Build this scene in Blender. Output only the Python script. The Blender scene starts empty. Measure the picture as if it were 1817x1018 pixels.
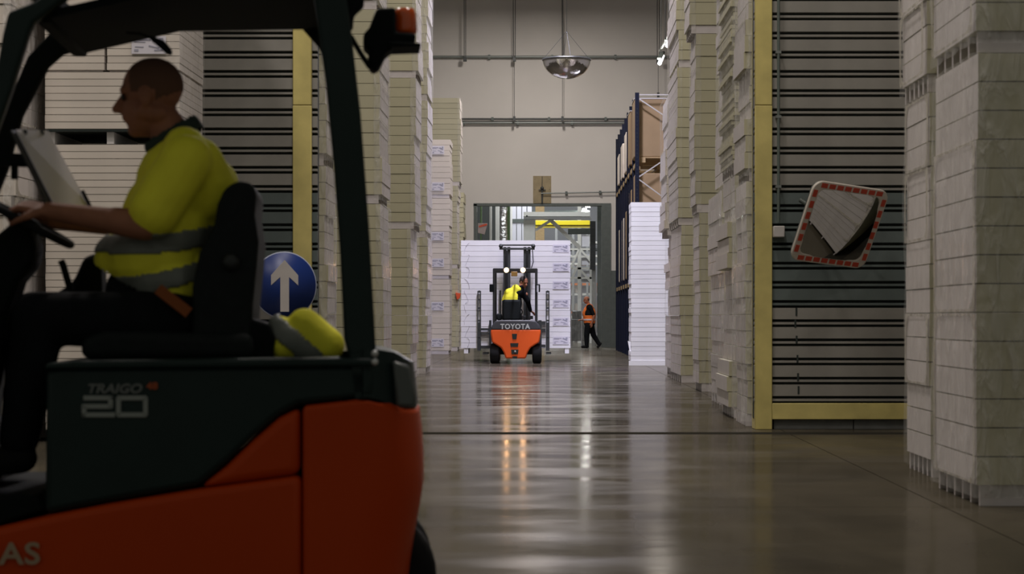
import bpy, bmesh, math, random
from mathutils import Vector as V, Matrix, noise
R = random.Random(7)
PI = math.pi
sc = bpy.context.scene
col = sc.collection
# ---------------------------------------------------------------- camera
F = 3533.0; VX = 962.0; VY = 562.0; H = 1.05
cd = bpy.data.cameras.new('camera'); cam = bpy.data.objects.new('camera', cd); col.objects.link(cam)
cam.location = (0, 0, H); cam.rotation_euler = (PI/2, 0, 0)
cd.sensor_width = 36; cd.lens = 36*F/1817
cd.shift_x = -(VX-908.5)/1817; cd.shift_y = (VY-509)/1817
cd.clip_start = .1; cd.clip_end = 300
cd.dof.use_dof = True; cd.dof.focus_distance = 38.0; cd.dof.aperture_fstop = 5.0
sc.camera = cam
# ---------------------------------------------------------------- world, exposure, lights
sc.view_settings.view_transform = 'Standard'; sc.view_settings.look = 'None'
sc.view_settings.exposure = -0.12; sc.view_settings.gamma = 1.0; sc.view_settings.use_curve_mapping = False
w = bpy.data.worlds.new('hall_ambient'); sc.world = w; w.use_nodes = True
w.node_tree.nodes['Background'].inputs[0].default_value = (.84, .85, .72, 1)
w.node_tree.nodes['Background'].inputs[1].default_value = .17
def area(name, loc, size, power, color, rot=(0, 0, 0), sy=None):
    l = bpy.data.lights.new(name, 'AREA'); l.energy = power; l.color = color; l.size = size
    if sy: l.shape = 'RECTANGLE'; l.size_y = sy
    o = bpy.data.objects.new(name, l); col.objects.link(o); o.location = loc; o.rotation_euler = rot
    return o
WARM = (1, .91, .84)
for i, (y, e) in enumerate(((11.5, 230), (15.5, 310), (22, 270), (29, 330), (36, 380), (54, 600), (62, 640))):
    area('ceiling_lamp', (-.1, y, 11.6), .5, e, WARM, sy=1.8)
area('ceiling_lamp', (.3, 42.5, 11.0), .6, 1700, (.80, .78, 1), sy=2.2)
for xx in (-1.2, 1.2):
    l_ = bpy.data.lights.new('added_cool_spot', 'SPOT'); l_.energy = 6500; l_.color = (.60, .52, 1); l_.spot_size = .27; l_.spot_blend = .3; l_.shadow_soft_size = .1  # unseen spots added to lay the bluish light band on the floor
    o_ = bpy.data.objects.new('added_cool_spot', l_); col.objects.link(o_); o_.location = (xx, 40.0, 11.5)
area('ceiling_lamp', (-5.0, 12.5, 9.5), .6, 260, WARM, sy=2.0)
area('ceiling_lamp', (1.5, 8.2, 9.5), .6, 120, WARM, sy=1.0)
l_ = bpy.data.lights.new('added_cool_spot', 'SPOT'); l_.energy = 2600; l_.color = (.74, .76, 1); l_.spot_size = .62; l_.spot_blend = .5; l_.shadow_soft_size = .15  # unseen spot added to brighten the white stack
o_ = bpy.data.objects.new('added_cool_spot', l_); col.objects.link(o_); o_.location = (-.6, 35.5, 8.8); o_.rotation_euler = (V((2.6, 43, 1.9))-V(o_.location)).to_track_quat('-Z', 'Y').to_euler()
for y in (74, 82):
    area('ceiling_lamp', (0, y, 9.5), 1.2, 900, (.93, .95, 1), sy=3)

# ---------------------------------------------------------------- materials
MATS = {}
def mat(name, c, rough=.6, metal=0, var=0, bump=0, scale=8, emit=0, spec=.5, rand=0, coat=0, alpha=1, stretch=None, rvar=0):
    if name in MATS: return MATS[name]
    m = bpy.data.materials.new(name); m.use_nodes = True; nt = m.node_tree; b = nt.nodes['Principled BSDF']
    b.inputs['Base Color'].default_value = (*c, 1); b.inputs['Roughness'].default_value = rough
    b.inputs['Metallic'].default_value = metal; b.inputs['Specular IOR Level'].default_value = spec
    b.inputs['Coat Weight'].default_value = coat; b.inputs['Alpha'].default_value = alpha
    if emit:
        b.inputs['Emission Color'].default_value = (*c, 1); b.inputs['Emission Strength'].default_value = emit
    if var or bump or rand or rvar:
        tc = nt.nodes.new('ShaderNodeTexCoord'); mp = nt.nodes.new('ShaderNodeMapping'); n = nt.nodes.new('ShaderNodeTexNoise')
        nt.links.new(tc.outputs['Object'], mp.inputs[0]); nt.links.new(mp.outputs[0], n.inputs['Vector'])
        n.inputs['Scale'].default_value = scale; n.inputs['Detail'].default_value = 5
        if stretch: mp.inputs['Scale'].default_value = stretch
        if var or rand:
            hsv = nt.nodes.new('ShaderNodeHueSaturation'); hsv.inputs['Color'].default_value = (*c, 1)
            mr = nt.nodes.new('ShaderNodeMapRange'); mr.inputs['From Min'].default_value = .3; mr.inputs['From Max'].default_value = .7
            mr.inputs['To Min'].default_value = 1-var; mr.inputs['To Max'].default_value = 1+var
            nt.links.new(n.outputs['Fac'], mr.inputs['Value'])
            out = mr.outputs[0]
            if rand:
                oi = nt.nodes.new('ShaderNodeObjectInfo'); m2 = nt.nodes.new('ShaderNodeMapRange')
                m2.inputs['To Min'].default_value = 1-rand; m2.inputs['To Max'].default_value = 1+rand
                nt.links.new(oi.outputs['Random'], m2.inputs['Value'])
                mu = nt.nodes.new('ShaderNodeMath'); mu.operation = 'MULTIPLY'
                nt.links.new(out, mu.inputs[0]); nt.links.new(m2.outputs[0], mu.inputs[1]); out = mu.outputs[0]
            nt.links.new(out, hsv.inputs['Value']); nt.links.new(hsv.outputs[0], b.inputs['Base Color'])
        if rvar:
            m3 = nt.nodes.new('ShaderNodeMapRange'); m3.inputs['From Min'].default_value = .3; m3.inputs['From Max'].default_value = .7
            m3.inputs['To Min'].default_value = rough-rvar; m3.inputs['To Max'].default_value = rough+rvar
            nt.links.new(n.outputs['Fac'], m3.inputs['Value']); nt.links.new(m3.outputs[0], b.inputs['Roughness'])
        if bump:
            bp = nt.nodes.new('ShaderNodeBump'); bp.inputs['Strength'].default_value = 1; bp.inputs['Distance'].default_value = bump
            nt.links.new(n.outputs['Fac'], bp.inputs['Height']); nt.links.new(bp.outputs[0], b.inputs['Normal'])
    MATS[name] = m; return m

M_board = mat('board_cream', (.50, .475, .33), .55, var=.05, rand=.05, scale=3, bump=.003)
M_boardL = mat('board_pale', (.66, .60, .53), .5, var=.04, rand=.05, scale=3, bump=.003)
M_white = mat('board_white', (.80, .79, .80), .42, var=.03, rand=.04, scale=3, bump=.002)
M_foot = mat('foot_foam', (.62, .58, .58), .6, var=.05)
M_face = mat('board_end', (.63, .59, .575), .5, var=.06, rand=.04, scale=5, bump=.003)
M_yellow = mat('yellow_paint', (.56, .475, .165), .6, var=.13, scale=5, bump=.001)
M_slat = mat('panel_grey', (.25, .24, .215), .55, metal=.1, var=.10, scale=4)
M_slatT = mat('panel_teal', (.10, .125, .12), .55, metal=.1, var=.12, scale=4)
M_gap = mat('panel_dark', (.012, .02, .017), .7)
M_truckdark = mat('truck_charcoal', (.010, .023, .0225), .5, spec=.3, var=.1, scale=6, bump=.0005)
M_truckblack = mat('truck_black', (.006, .008, .0085), .8, spec=.12)
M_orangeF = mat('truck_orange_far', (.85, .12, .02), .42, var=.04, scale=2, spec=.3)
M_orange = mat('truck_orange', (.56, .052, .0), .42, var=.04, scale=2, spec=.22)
M_rubber = mat('rubber', (.010, .010, .011), .8, spec=.2, bump=.002, scale=30)
M_steel = mat('steel', (.35, .36, .36), .35, metal=.9)
M_dsteel = mat('dark_steel', (.03, .032, .033), .4, metal=.5)
M_hivis = mat('hivis_yellow', (1.0, .93, .05), .75, var=.08, scale=7, bump=.012, emit=0)
M_hivisO = mat('hivis_orange', (.85, .19, .03), .75, var=.06, scale=9, bump=.01)
M_reflect = mat('reflective_tape', (.17, .18, .165), .45, var=.1)
M_skin = mat('skin', (.36, .15, .09), .6, spec=.25, var=.12, scale=18, bump=.001)
M_hair = mat('hair', (.03, .02, .017), .75, bump=.003, scale=60)
M_black = mat('black_cloth', (.008, .009, .011), .9, spec=.1, var=.2, scale=8, bump=.008)
M_seat = mat('seat_vinyl', (.009, .012, .013), .7, spec=.2, var=.15, bump=.002, scale=40)
M_paper = mat('paper', (.80, .75, .84), .6, var=.02)
M_print = mat('ink_grey', (.33, .33, .40), .6)
M_label = mat('label_paper', (.66, .64, .70), .5)
M_blue = mat('sign_blue', (.006, .028, .17), .4, var=.05)
M_signw = mat('sign_white', (.50, .47, .45), .45, var=.04)
M_redtape = mat('red_tape', (.45, .05, .02), .5)
M_whitetape = mat('mirror_frame_white', (.52, .48, .42), .5, var=.06)
M_mirror = mat('mirror', (.62, .63, .62), .02, metal=1)
M_dome = mat('dome_mirror', (.70, .68, .64), .08, metal=1, bump=.02, scale=5)
M_wall = mat('wall_plaster', (.55, .53, .50), .85, var=.035, scale=.7, bump=.004)
M_pipe = mat('grey_pipe', (.20, .22, .21), .45, metal=.4)
M_cable = mat('dark_cable', (.05, .055, .055), .5, metal=.3)
M_bluerack = mat('rack_blue', (.004, .007, .022), .6, var=.1, spec=.2)
M_brace = mat('rack_brace', (.55, .53, .50), .4, metal=.4)
M_kraft = mat('kraft_board', (.33, .225, .115), .75, var=.07, scale=2, bump=.01)
M_wood = mat('pallet_wood', (.46, .33, .17), .8, var=.15, scale=6, stretch=(1, 6, 6))
M_ply = mat('plywood', (.27, .22, .13), .8, var=.15, scale=4)
M_wsteel = mat('white_steel', (.62, .62, .57), .45, var=.03)
M_clad = mat('cladding_pale', (.52, .52, .56), .5)
M_green = mat('green_post', (.13, .22, .09), .5)
M_gsteel = mat('grey_green_steel', (.085, .10, .09), .45, metal=.3, var=.1)
M_yelb = mat('bright_yellow', (.85, .70, .03), .4)
M_foil = mat('silver_foil', (.75, .75, .74), .22, metal=1, bump=.12, scale=7)
M_tube = mat('tube_glow', (1, .97, .92), emit=6)
M_bulb = mat('work_lamp_glow', (1, .55, .25), emit=12)
M_text = mat('lettering_white', (.50, .52, .50), .5)
M_textd = mat('lettering_grey', (.30, .32, .31), .5)
M_amber = mat('amber_lens', (.80, .11, .01), .18, coat=.6)
M_dark = mat('machine_dark', (.05, .055, .05), .8)  # plain dark tone of the machine housing and one shelf
M_lens = mat('clear_lens', (.5, .5, .52), .15)
M_redthing = mat('orange_red_plastic', (.8, .10, .03), .5)

def film(name, fac, tint=(.85, .84, .82)):
    m = bpy.data.materials.new(name); m.use_nodes = True; nt = m.node_tree; nt.nodes.clear()
    o = nt.nodes.new('ShaderNodeOutputMaterial'); mx = nt.nodes.new('ShaderNodeMixShader')
    t = nt.nodes.new('ShaderNodeBsdfTransparent'); b = nt.nodes.new('ShaderNodeBsdfPrincipled')
    b.inputs['Base Color'].default_value = (*tint, 1); b.inputs['Roughness'].default_value = .16
    tc = nt.nodes.new('ShaderNodeTexCoord'); mp = nt.nodes.new('ShaderNodeMapping'); mp.inputs['Scale'].default_value = (5, 5, 1.6)
    n = nt.nodes.new('ShaderNodeTexNoise'); n.inputs['Scale'].default_value = 2.4; n.inputs['Detail'].default_value = 3; n.inputs['Distortion'].default_value = .7
    nt.links.new(tc.outputs['Object'], mp.inputs[0]); nt.links.new(mp.outputs[0], n.inputs['Vector'])
    bp = nt.nodes.new('ShaderNodeBump'); bp.inputs['Distance'].default_value = .06; nt.links.new(n.outputs['Fac'], bp.inputs['Height'])
    nt.links.new(bp.outputs[0], b.inputs['Normal'])
    mr = nt.nodes.new('ShaderNodeMapRange'); mr.inputs['From Min'].default_value = .35; mr.inputs['From Max'].default_value = .7
    mr.inputs['To Min'].default_value = fac*.5; mr.inputs['To Max'].default_value = fac*1.6
    nt.links.new(n.outputs['Fac'], mr.inputs['Value']); nt.links.new(mr.outputs[0], mx.inputs[0])
    nt.links.new(t.outputs[0], mx.inputs[1]); nt.links.new(b.outputs[0], mx.inputs[2]); nt.links.new(mx.outputs[0], o.inputs[0])
    return m
M_film = film('stretch_film', .22)
M_filmS = film('stretch_film_light', .13)
M_ring = film('shrink_film', .65, (.62, .58, .49))
M_fence = film('clear_guard_panel', .12, (.5, .52, .5))

def floor_mat():
    m = bpy.data.materials.new('polished_concrete'); m.use_nodes = True; nt = m.node_tree; b = nt.nodes['Principled BSDF']
    g = nt.nodes.new('ShaderNodeNewGeometry')
    def noi(scale, st, det=4, dist=0):
        mp = nt.nodes.new('ShaderNodeMapping'); mp.inputs['Scale'].default_value = st; n = nt.nodes.new('ShaderNodeTexNoise')
        n.inputs['Scale'].default_value = scale; n.inputs['Detail'].default_value = det; n.inputs['Distortion'].default_value = dist
        nt.links.new(g.outputs['Position'], mp.inputs[0]); nt.links.new(mp.outputs[0], n.inputs['Vector']); return n
    a = noi(.9, (1, .5, 1), 8, .6)
    cr = nt.nodes.new('ShaderNodeValToRGB'); cr.color_ramp.elements[0].position = .33; cr.color_ramp.elements[1].position = .7
    cr.color_ramp.elements[0].color = (.046, .040, .029, 1); cr.color_ramp.elements[1].color = (.086, .074, .052, 1)
    nt.links.new(a.outputs['Fac'], cr.inputs[0]); nt.links.new(cr.outputs[0], b.inputs['Base Color'])
    r = noi(1.3, (.7, 1.4, 1), 6, .5)
    mr = nt.nodes.new('ShaderNodeMapRange'); mr.inputs['From Min'].default_value = .35; mr.inputs['From Max'].default_value = .68
    mr.inputs['To Min'].default_value = .09; mr.inputs['To Max'].default_value = .20
    nt.links.new(r.outputs['Fac'], mr.inputs['Value']); nt.links.new(mr.outputs[0], b.inputs['Roughness'])
    u = noi(3.0, (.5, 1.6, 1), 2, .2)
    bp = nt.nodes.new('ShaderNodeBump'); bp.inputs['Distance'].default_value = .0016; nt.links.new(u.outputs['Fac'], bp.inputs['Height'])
    nt.links.new(bp.outputs[0], b.inputs['Normal'])
    b.inputs['Specular IOR Level'].default_value = 0
    gl = nt.nodes.new('ShaderNodeBsdfGlossy'); gl.inputs['Color'].default_value = (.95, .93, .88, 1)
    nt.links.new(mr.outputs[0], gl.inputs['Roughness']); nt.links.new(bp.outputs[0], gl.inputs['Normal'])
    lw = nt.nodes.new('ShaderNodeLayerWeight'); lw.inputs['Blend'].default_value = .5
    rp = nt.nodes.new('ShaderNodeValToRGB'); e = rp.color_ramp.elements
    e[0].position = 0; e[0].color = (.04,)*3+(1,); e[1].position = 1; e[1].color = (.50,)*3+(1,)
    for p_, v_ in ((.80, .08), (.90, .15), (.945, .27), (.975, .42)):
        q_ = e.new(p_); q_.color = (v_, v_, v_, 1)
    mx = nt.nodes.new('ShaderNodeMixShader'); nt.links.new(lw.outputs['Facing'], rp.inputs[0]); nt.links.new(rp.outputs[0], mx.inputs[0])
    nt.links.new(b.outputs[0], mx.inputs[1]); nt.links.new(gl.outputs[0], mx.inputs[2])
    nt.links.new(mx.outputs[0], nt.nodes['Material Output'].inputs[0])
    return m
M_floor = floor_mat()

# ---------------------------------------------------------------- mesh helpers
class MB:
    def __init__(s): s.v = []; s.f = []; s.m = []; s.sm = []
    def add(s, vs, fs, mi=0, smooth=False):
        k = len(s.v); s.v += [tuple(p) for p in vs]; s.f += [tuple(i+k for i in f) for f in fs]
        s.m += [mi]*len(fs); s.sm += [smooth]*len(fs); return s
    def box(s, a, b, mi=0):
        x0, y0, z0 = a; x1, y1, z1 = b
        return s.add([(x0,y0,z0),(x1,y0,z0),(x1,y1,z0),(x0,y1,z0),(x0,y0,z1),(x1,y0,z1),(x1,y1,z1),(x0,y1,z1)],
                     [(0,3,2,1),(4,5,6,7),(0,1,5,4),(1,2,6,5),(2,3,7,6),(3,0,4,7)], mi)
    def bar(s, p, q, w, h=None, mi=0, up=(0, 0, 1)):       # rectangular bar between two points
        p = V(p); q = V(q); h = h or w; d = (q-p).normalized(); u = V(up)
        if abs(d.dot(u)) > .95: u = V((0, 1, 0))
        a = d.cross(u).normalized()*w/2; b = a.cross(d).normalized()*h/2
        vs = [c+i*a+j*b for c in (p, q) for i, j in ((-1,-1),(1,-1),(1,1),(-1,1))]
        return s.add(vs, [(0,3,2,1),(4,5,6,7),(0,1,5,4),(1,2,6,5),(2,3,7,6),(3,0,4,7)][:], mi)
    def prism(s, pts, v0, v1, mi=0, smooth=False):         # pts (u,z), extruded along the depth axis
        n = len(pts); vs = [(u, v0, z) for u, z in pts]+[(u, v1, z) for u, z in pts]
        ar = sum(pts[i][0]*pts[(i+1)%n][1]-pts[(i+1)%n][0]*pts[i][1] for i in range(n))
        f = [tuple(range(n)), tuple(range(2*n-1, n-1, -1))]+[(i, i+n, (i+1)%n+n, (i+1)%n) for i in range(n)]
        if ar < 0: f = [t[::-1] for t in f]
        return s.add(vs, f, mi)
    def tube(s, pts, r, n=10, mi=0, r1=None):
        pts = [V(p) for p in pts]; rings = []; k = len(s.v)
        for i, p in enumerate(pts):
            d = (pts[min(i+1, len(pts)-1)]-pts[max(i-1, 0)]).normalized()
            u = V((0, 0, 1)) if abs(d.z) < .9 else V((1, 0, 0))
            a = d.cross(u).normalized(); b = a.cross(d)
            rr = r if r1 is None else r+(r1-r)*i/(len(pts)-1)
            rings.append([p+(a*math.cos(t)+b*math.sin(t))*rr for t in [2*PI*j/n for j in range(n)]])
        vs = [x for g in rings for x in g]; f = []
        for i in range(len(pts)-1):
            for j in range(n): f.append((i*n+j, i*n+(j+1)%n, (i+1)*n+(j+1)%n, (i+1)*n+j))
        s.add(vs, f, mi, True)
        s.add(rings[0], [tuple(range(n))[::-1]], mi); s.add(rings[-1], [tuple(range(n))], mi); return s
    def lathe(s, c, axis, prof, n=32, mi=0):               # prof [(dist along axis, radius)]
        c = V(c); d = V(axis).normalized(); u = V((0, 0, 1)) if abs(d.z) < .9 else V((1, 0, 0)); a = d.cross(u).normalized(); b = a.cross(d)
        vs = [c+d*t+(a*math.cos(2*PI*j/n)+b*math.sin(2*PI*j/n))*max(r, .0002) for t, r in prof for j in range(n)]
        f = [(i*n+j, i*n+(j+1)%n, (i+1)*n+(j+1)%n, (i+1)*n+j) for i in range(len(prof)-1) for j in range(n)]
        f += [tuple(range(n))[::-1], tuple((len(prof)-1)*n+j for j in range(n))]
        return s.add(vs, f, mi, True)
    def grid(s, fn, nu, nv, mi=0, smooth=True):
        vs = [fn(i/nu, j/nv) for j in range(nv+1) for i in range(nu+1)]
        return s.add(vs, [(j*(nu+1)+i, j*(nu+1)+i+1, (j+1)*(nu+1)+i+1, (j+1)*(nu+1)+i) for j in range(nv) for i in range(nu)], mi, smooth)
    def mesh(s, name, mats):
        me = bpy.data.meshes.new(name); me.from_pydata(s.v, [], s.f)
        for m in (mats if isinstance(mats, (list, tuple)) else [mats]): me.materials.append(m)
        me.polygons.foreach_set('material_index', s.m); me.polygons.foreach_set('use_smooth', s.sm); me.update(); return me
    def build(s, name, mats, parent=None, bevel=0, seg=2, solid=0):
        return link(name, s.mesh(name, mats), parent, bevel, seg, solid)
def link(name, me, parent=None, bevel=0, seg=2, solid=0):
    o = bpy.data.objects.new(name, me); col.objects.link(o)
    if parent: o.parent = parent
    if solid: mo = o.modifiers.new('s', 'SOLIDIFY'); mo.thickness = solid; mo.offset = 0
    if bevel:
        mo = o.modifiers.new('b', 'BEVEL'); mo.width = bevel; mo.segments = seg; mo.limit_method = 'ANGLE'; mo.angle_limit = .5
        for p in me.polygons: p.use_smooth = True
        me.set_sharp_from_angle(angle=.9)
    return o
def tag(o, label=None, cat=None, group=None, kind=None):
    for k, x in (('label', label), ('category', cat), ('group', group), ('kind', kind)):
        if x: o[k] = x
    return o
def thing(name, label, cat, loc=(0, 0, 0), rz=0, group=None):
    o = bpy.data.objects.new(name, None); col.objects.link(o); o.location = loc; o.rotation_euler = (0, 0, rz)
    o.empty_display_size = .2
    return tag(o, label, cat, group)
def S(y): return F/y
def P(px, py, y): return V(((px-VX)*y/F, y, H+(VY-py)*y/F))
class Fr:                                                  # a local frame whose near side plane stands at O, turned by th
    def __init__(s, px, y, th=0):
        s.O = V(((px-VX)*y/F, y, 0)); s.th = th; s.U = V((math.cos(th), math.sin(th), 0)); s.N = V((-math.sin(th), math.cos(th), 0))
    def T(s, px, py, v=0):
        d = V(((px-VX)/F, 1, (VY-py)/F)); C = V((0, 0, H)); t = (v-(C-s.O).dot(s.N))/d.dot(s.N); p = C+d*t-s.O
        return V((p.dot(s.U), v, p.z))
    def L(s, pts, v=0): return [(q.x, q.z) for q in (s.T(a, b, v) for a, b in pts)]
def text(name, body, parent, loc, size, m, rot=(PI/2, 0, 0), sx=1, bold=.0, depth=.001, spacing=1.0, shear=0):
    c = bpy.data.curves.new(name, 'FONT'); c.body = body; c.size = size; c.extrude = depth; c.offset = bold; c.space_character = spacing
    c.shear = shear; c.align_x = 'CENTER'; c.align_y = 'CENTER'; c.resolution_u = 4
    t = bpy.data.objects.new('t', c); col.objects.link(t); bpy.context.view_layer.update()
    me = bpy.data.meshes.new_from_object(t.evaluated_get(bpy.context.evaluated_depsgraph_get()))
    bpy.data.objects.remove(t); bpy.data.curves.remove(c); me.name = name; me.materials.clear(); me.materials.append(m)
    o = bpy.data.objects.new(name, me); col.objects.link(o); o.parent = parent; o.location = loc; o.rotation_euler = rot; o.scale = (sx, 1, 1)
    return o

# organic bodies: tapered capsules and ellipsoids fused into one smooth surface
def cap(p, q, r0, r1): return ('c', V(p), V(q), r0, r1)
def ell(c, r, M=None): return ('e', V(c), r, M or Matrix.Identity(3))
def fuse(name, prims, m, parent, vox=.012, smooth=4, keep=None):
    b = MB()
    for p in prims:
        if p[0] == 'c':
            _, a, q, r0, r1 = p; d = q-a; L = max(d.length, 1e-4); dn = d/L
            pr = [(-r0*math.cos(t), r0*math.sin(t)) for t in [i*PI/12 for i in range(1, 6)]]+[(0, r0), (L, r1)]+[(L+r1*math.sin(t), r1*math.cos(t)) for t in [i*PI/12 for i in range(1, 6)]]
            b.lathe(a, dn, pr, 14)
        else:
            _, c, r, Mx = p; vs = []; n, k = 16, 10
            for i in range(k+1):
                ph = PI*i/k
                for j in range(n):
                    q = V((math.sin(ph)*math.cos(2*PI*j/n)*r[0], math.sin(ph)*math.sin(2*PI*j/n)*r[1], math.cos(ph)*r[2]))
                    vs.append(c+Mx@q)
            b.add(vs, [(i*n+j, (i+1)*n+j, (i+1)*n+(j+1)%n, i*n+(j+1)%n) for i in range(k) for j in range(n)], 0, True)
    me = b.mesh(name, m); bm = bmesh.new(); bm.from_mesh(me); bmesh.ops.remove_doubles(bm, verts=bm.verts, dist=1e-5)
    bmesh.ops.recalc_face_normals(bm, faces=bm.faces); bm.to_mesh(me); bm.free()
    t = bpy.data.objects.new('t', me); col.objects.link(t)
    rm = t.modifiers.new('r', 'REMESH'); rm.mode = 'VOXEL'; rm.voxel_size = vox
    if smooth: sm = t.modifiers.new('s', 'SMOOTH'); sm.iterations = smooth; sm.factor = .5
    bpy.context.view_layer.update()
    out = bpy.data.meshes.new_from_object(t.evaluated_get(bpy.context.evaluated_depsgraph_get()))
    bpy.data.objects.remove(t); out.name = name
    if keep:
        bm = bmesh.new(); bm.from_mesh(out)
        bmesh.ops.delete(bm, geom=[v for v in bm.verts if not keep(v.co)], context='VERTS'); bm.to_mesh(out); bm.free()
    out.materials.clear(); out.materials.append(m)
    for p in out.polygons: p.use_smooth = True
    o = bpy.data.objects.new(name, out); col.objects.link(o); o.parent = parent
    return o
def shell(name, src, test, off, m, parent):                # an outer strip lifted off a garment
    bm = bmesh.new(); bm.from_mesh(src.data); bm.normal_update()
    bmesh.ops.delete(bm, geom=[f for f in bm.faces if not test(f.calc_center_median())], context='FACES')
    seen = set(); best = []
    for f in bm.faces:                                     # keep the one main strip
        if f in seen: continue
        isl = [f]; seen.add(f)
        for q in isl:
            for e in q.edges:
                for g2 in e.link_faces:
                    if g2 not in seen: seen.add(g2); isl.append(g2)
        if len(isl) > len(best): best = isl
    best = set(best); bmesh.ops.delete(bm, geom=[f for f in bm.faces if f not in best], context='FACES')
    bmesh.ops.delete(bm, geom=[v for v in bm.verts if not v.link_faces], context='VERTS'); bmesh.ops.delete(bm, geom=[e for e in bm.edges if not e.link_faces], context='EDGES')
    for v in bm.verts: v.co += v.normal*off
    me = bpy.data.meshes.new(name); bm.to_mesh(me); bm.free(); me.materials.append(m)
    for p in me.polygons: p.use_smooth = True
    return link(name, me, parent, solid=.004)
def frame3(f, u):
    f = V(f).normalized(); u = (V(u)-f*V(u).dot(f)).normalized(); s_ = f.cross(u)
    return f, u, s_, Matrix((s_, f, u)).transposed()
def head_prims(c, f, u, k=1.0):
    c = V(c); f, u, s_, Mx = frame3(f, u)
    g = lambda a, b, d: c+f*a*k+s_*b*k+u*d*k
    pr = [ell(g(-.012, 0, .03), (.075*k, .098*k, .092*k), Mx), ell(g(.022, 0, -.045), (.060*k, .068*k, .080*k), Mx),
          cap(g(.055, 0, -.098), g(.03, 0, -.09), .026*k, .04*k), cap(g(.084, 0, .012), g(.112, 0, -.028), .009*k, .014*k),
          cap(g(.098, .012, -.032), g(.098, -.012, -.032), .011*k, .011*k), cap(g(.082, -.022, -.062), g(.082, .022, -.062), .010*k, .010*k),
          cap(g(.080, -.028, -.056), g(.088, .0, -.054), .007*k, .008*k), cap(g(.072, -.042, .026), g(.082, 0, .03), .011*k, .013*k), cap(g(.072, .042, .026), g(.082, 0, .03), .011*k, .013*k)]
    for q in (-1, 1):
        pr += [ell(g(.0, q*.078, -.008), (.010*k, .020*k, .032*k), Mx), cap(g(.02, q*.05, -.05), g(-.03, q*.045, -.06), .025*k, .03*k)]
    return pr
def eyes(c, f, u, parent, k=1.0):
    c = V(c); f, u, s_, Mx = frame3(f, u)
    for q in (-1, 1):
        b = MB(); e = c+f*.078*k+s_*q*.031*k+u*.004*k
        b.lathe(e-f*.004, f, [(0, .012*k), (.006*k, .011*k), (.011*k, .006*k), (.012*k, .001)], 12)
        b.build('eye', mat('eye_dark', (.03, .02, .015), .2), parent)
def hand_prims(w, d, nrm, side=1, curl=.6, k=1.0):
    """wrist, direction of the hand, normal on the back of the hand; fingers curl away from the normal; thumb on the given side"""
    w = V(w); d = V(d).normalized(); n = (V(nrm)-d*V(nrm).dot(d)).normalized(); s_ = d.cross(n)*side; pr = []
    for i, (o_, L, ln) in enumerate(((.030, .086, .072), (.010, .090, .082), (-.010, .086, .075), (-.029, .078, .058))):
        b0 = w+s_*o_*.6*k; kn = w+d*L*k+s_*o_*k
        pr.append(cap(b0, kn, .015*k, .0115*k)); p = kn; a = curl*.8
        for t, (q, r0) in enumerate(((.46, .0098), (.30, .0088), (.24, .0078))):
            e = p+(d*math.cos(a)-n*math.sin(a))*ln*q*k; pr.append(cap(p, e, r0*k, (r0-.001)*k)); p = e; a += curl
    t0 = w+d*.02*k+s_*.025*k; t1 = t0+(d*.55+s_*.6-n*.25).normalized()*.045*k; t2 = t1+(d*.8+s_*.15-n*.5).normalized()*.032*k; t3 = t2+(d*.7-s_*.1-n*.6).normalized()*.026*k
    pr += [cap(t0, t1, .016*k, .012*k), cap(t1, t2, .0115*k, .010*k), cap(t2, t3, .0098*k, .008*k)]
    return pr

# ================================================================= SETTING
fl = bpy.data.objects.new('floor', None); col.objects.link(fl); tag(fl, 'polished grey brown concrete floor with sawn joints', kind='structure')
MB().box((-14, -2, -.3), (14, 92, -.012)).build('floor_base', mat('joint_dark', (.02, .02, .018), .8), fl)
MB().box((-13.5, 17.80, -.012), (13.5, 18.15, -.001)).build('joint_strip', mat('strip_dark', (.030, .028, .022), 1, spec=0), fl)
MB().box((-13.5, 39.9, -.012), (13.5, 40.0, -.003)).build('joint_strip', mat('strip_dark', (.030, .028, .022), 1, spec=0), fl)
xs = [-13.5, -7.2, -2.45, 2.22, 7.2, 13.5]; ys = [-1.5, 5.5, 11.0, 17.8, 18.15, 24.5, 32, 40.2, 48, 56, 64, 68.2, 80, 91]
for i in range(len(xs)-1):
    for j in range(len(ys)-1):
        if ys[j] == 17.8: continue
        g = .004
        MB().box((xs[i]+g, ys[j]+g, -.012), (xs[i+1]-g, ys[j+1]-g, 0)).build('slab', M_floor, fl)
YW = 68.3; sW = S(YW)
dx0 = (843-VX)/sW; dx1 = (1083-VX)/sW; dz = H+(VY-362)/sW
b = MB(); b.box((-14, YW, 0), (dx0, YW+.35, 14)); b.box((dx1, YW, 0), (14, YW+.35, 14)); b.box((dx0, YW, dz), (dx1, YW+.35, 14))
tag(b.build('wall_back', M_wall), 'pale plastered end wall with a wide doorway', kind='structure')
tag(MB().box((-14.3, -2, 0), (-14, 92, 14)).build('wall_left', M_wall), kind='structure')
tag(MB().box((14, -2, 0), (14.3, 92, 14)).build('wall_right', M_wall), kind='structure')
tag(MB().box((-14.3, 4, 14), (14.3, 92, 14.3)).build('ceiling', mat('ceiling_grey', (.35, .35, .33), .9)), kind='structure')
tag(MB().box((-14, 91, 0), (14, 91.3, 14)).build('wall_rear', mat('far_wall', (.30, .31, .32), .8)), kind='structure')
b = MB(); b.box((dx1-.30, YW-.05, 0), (dx1+.02, YW+.40, dz)); b.box((dx0-.05, YW-.03, dz-.06), (dx1+.02, YW+.38, dz+.03)); b.box((dx0-.04, YW-.03, 0), (dx0+.06, YW+.38, dz))
b.box((dx1+.02, YW-.12, 0), (dx1+.34, YW-.002, H+(VY-480)/sW))
tag(b.build('trim_1', M_gsteel), 'dark green grey steel frame round the doorway', kind='structure')

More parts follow.
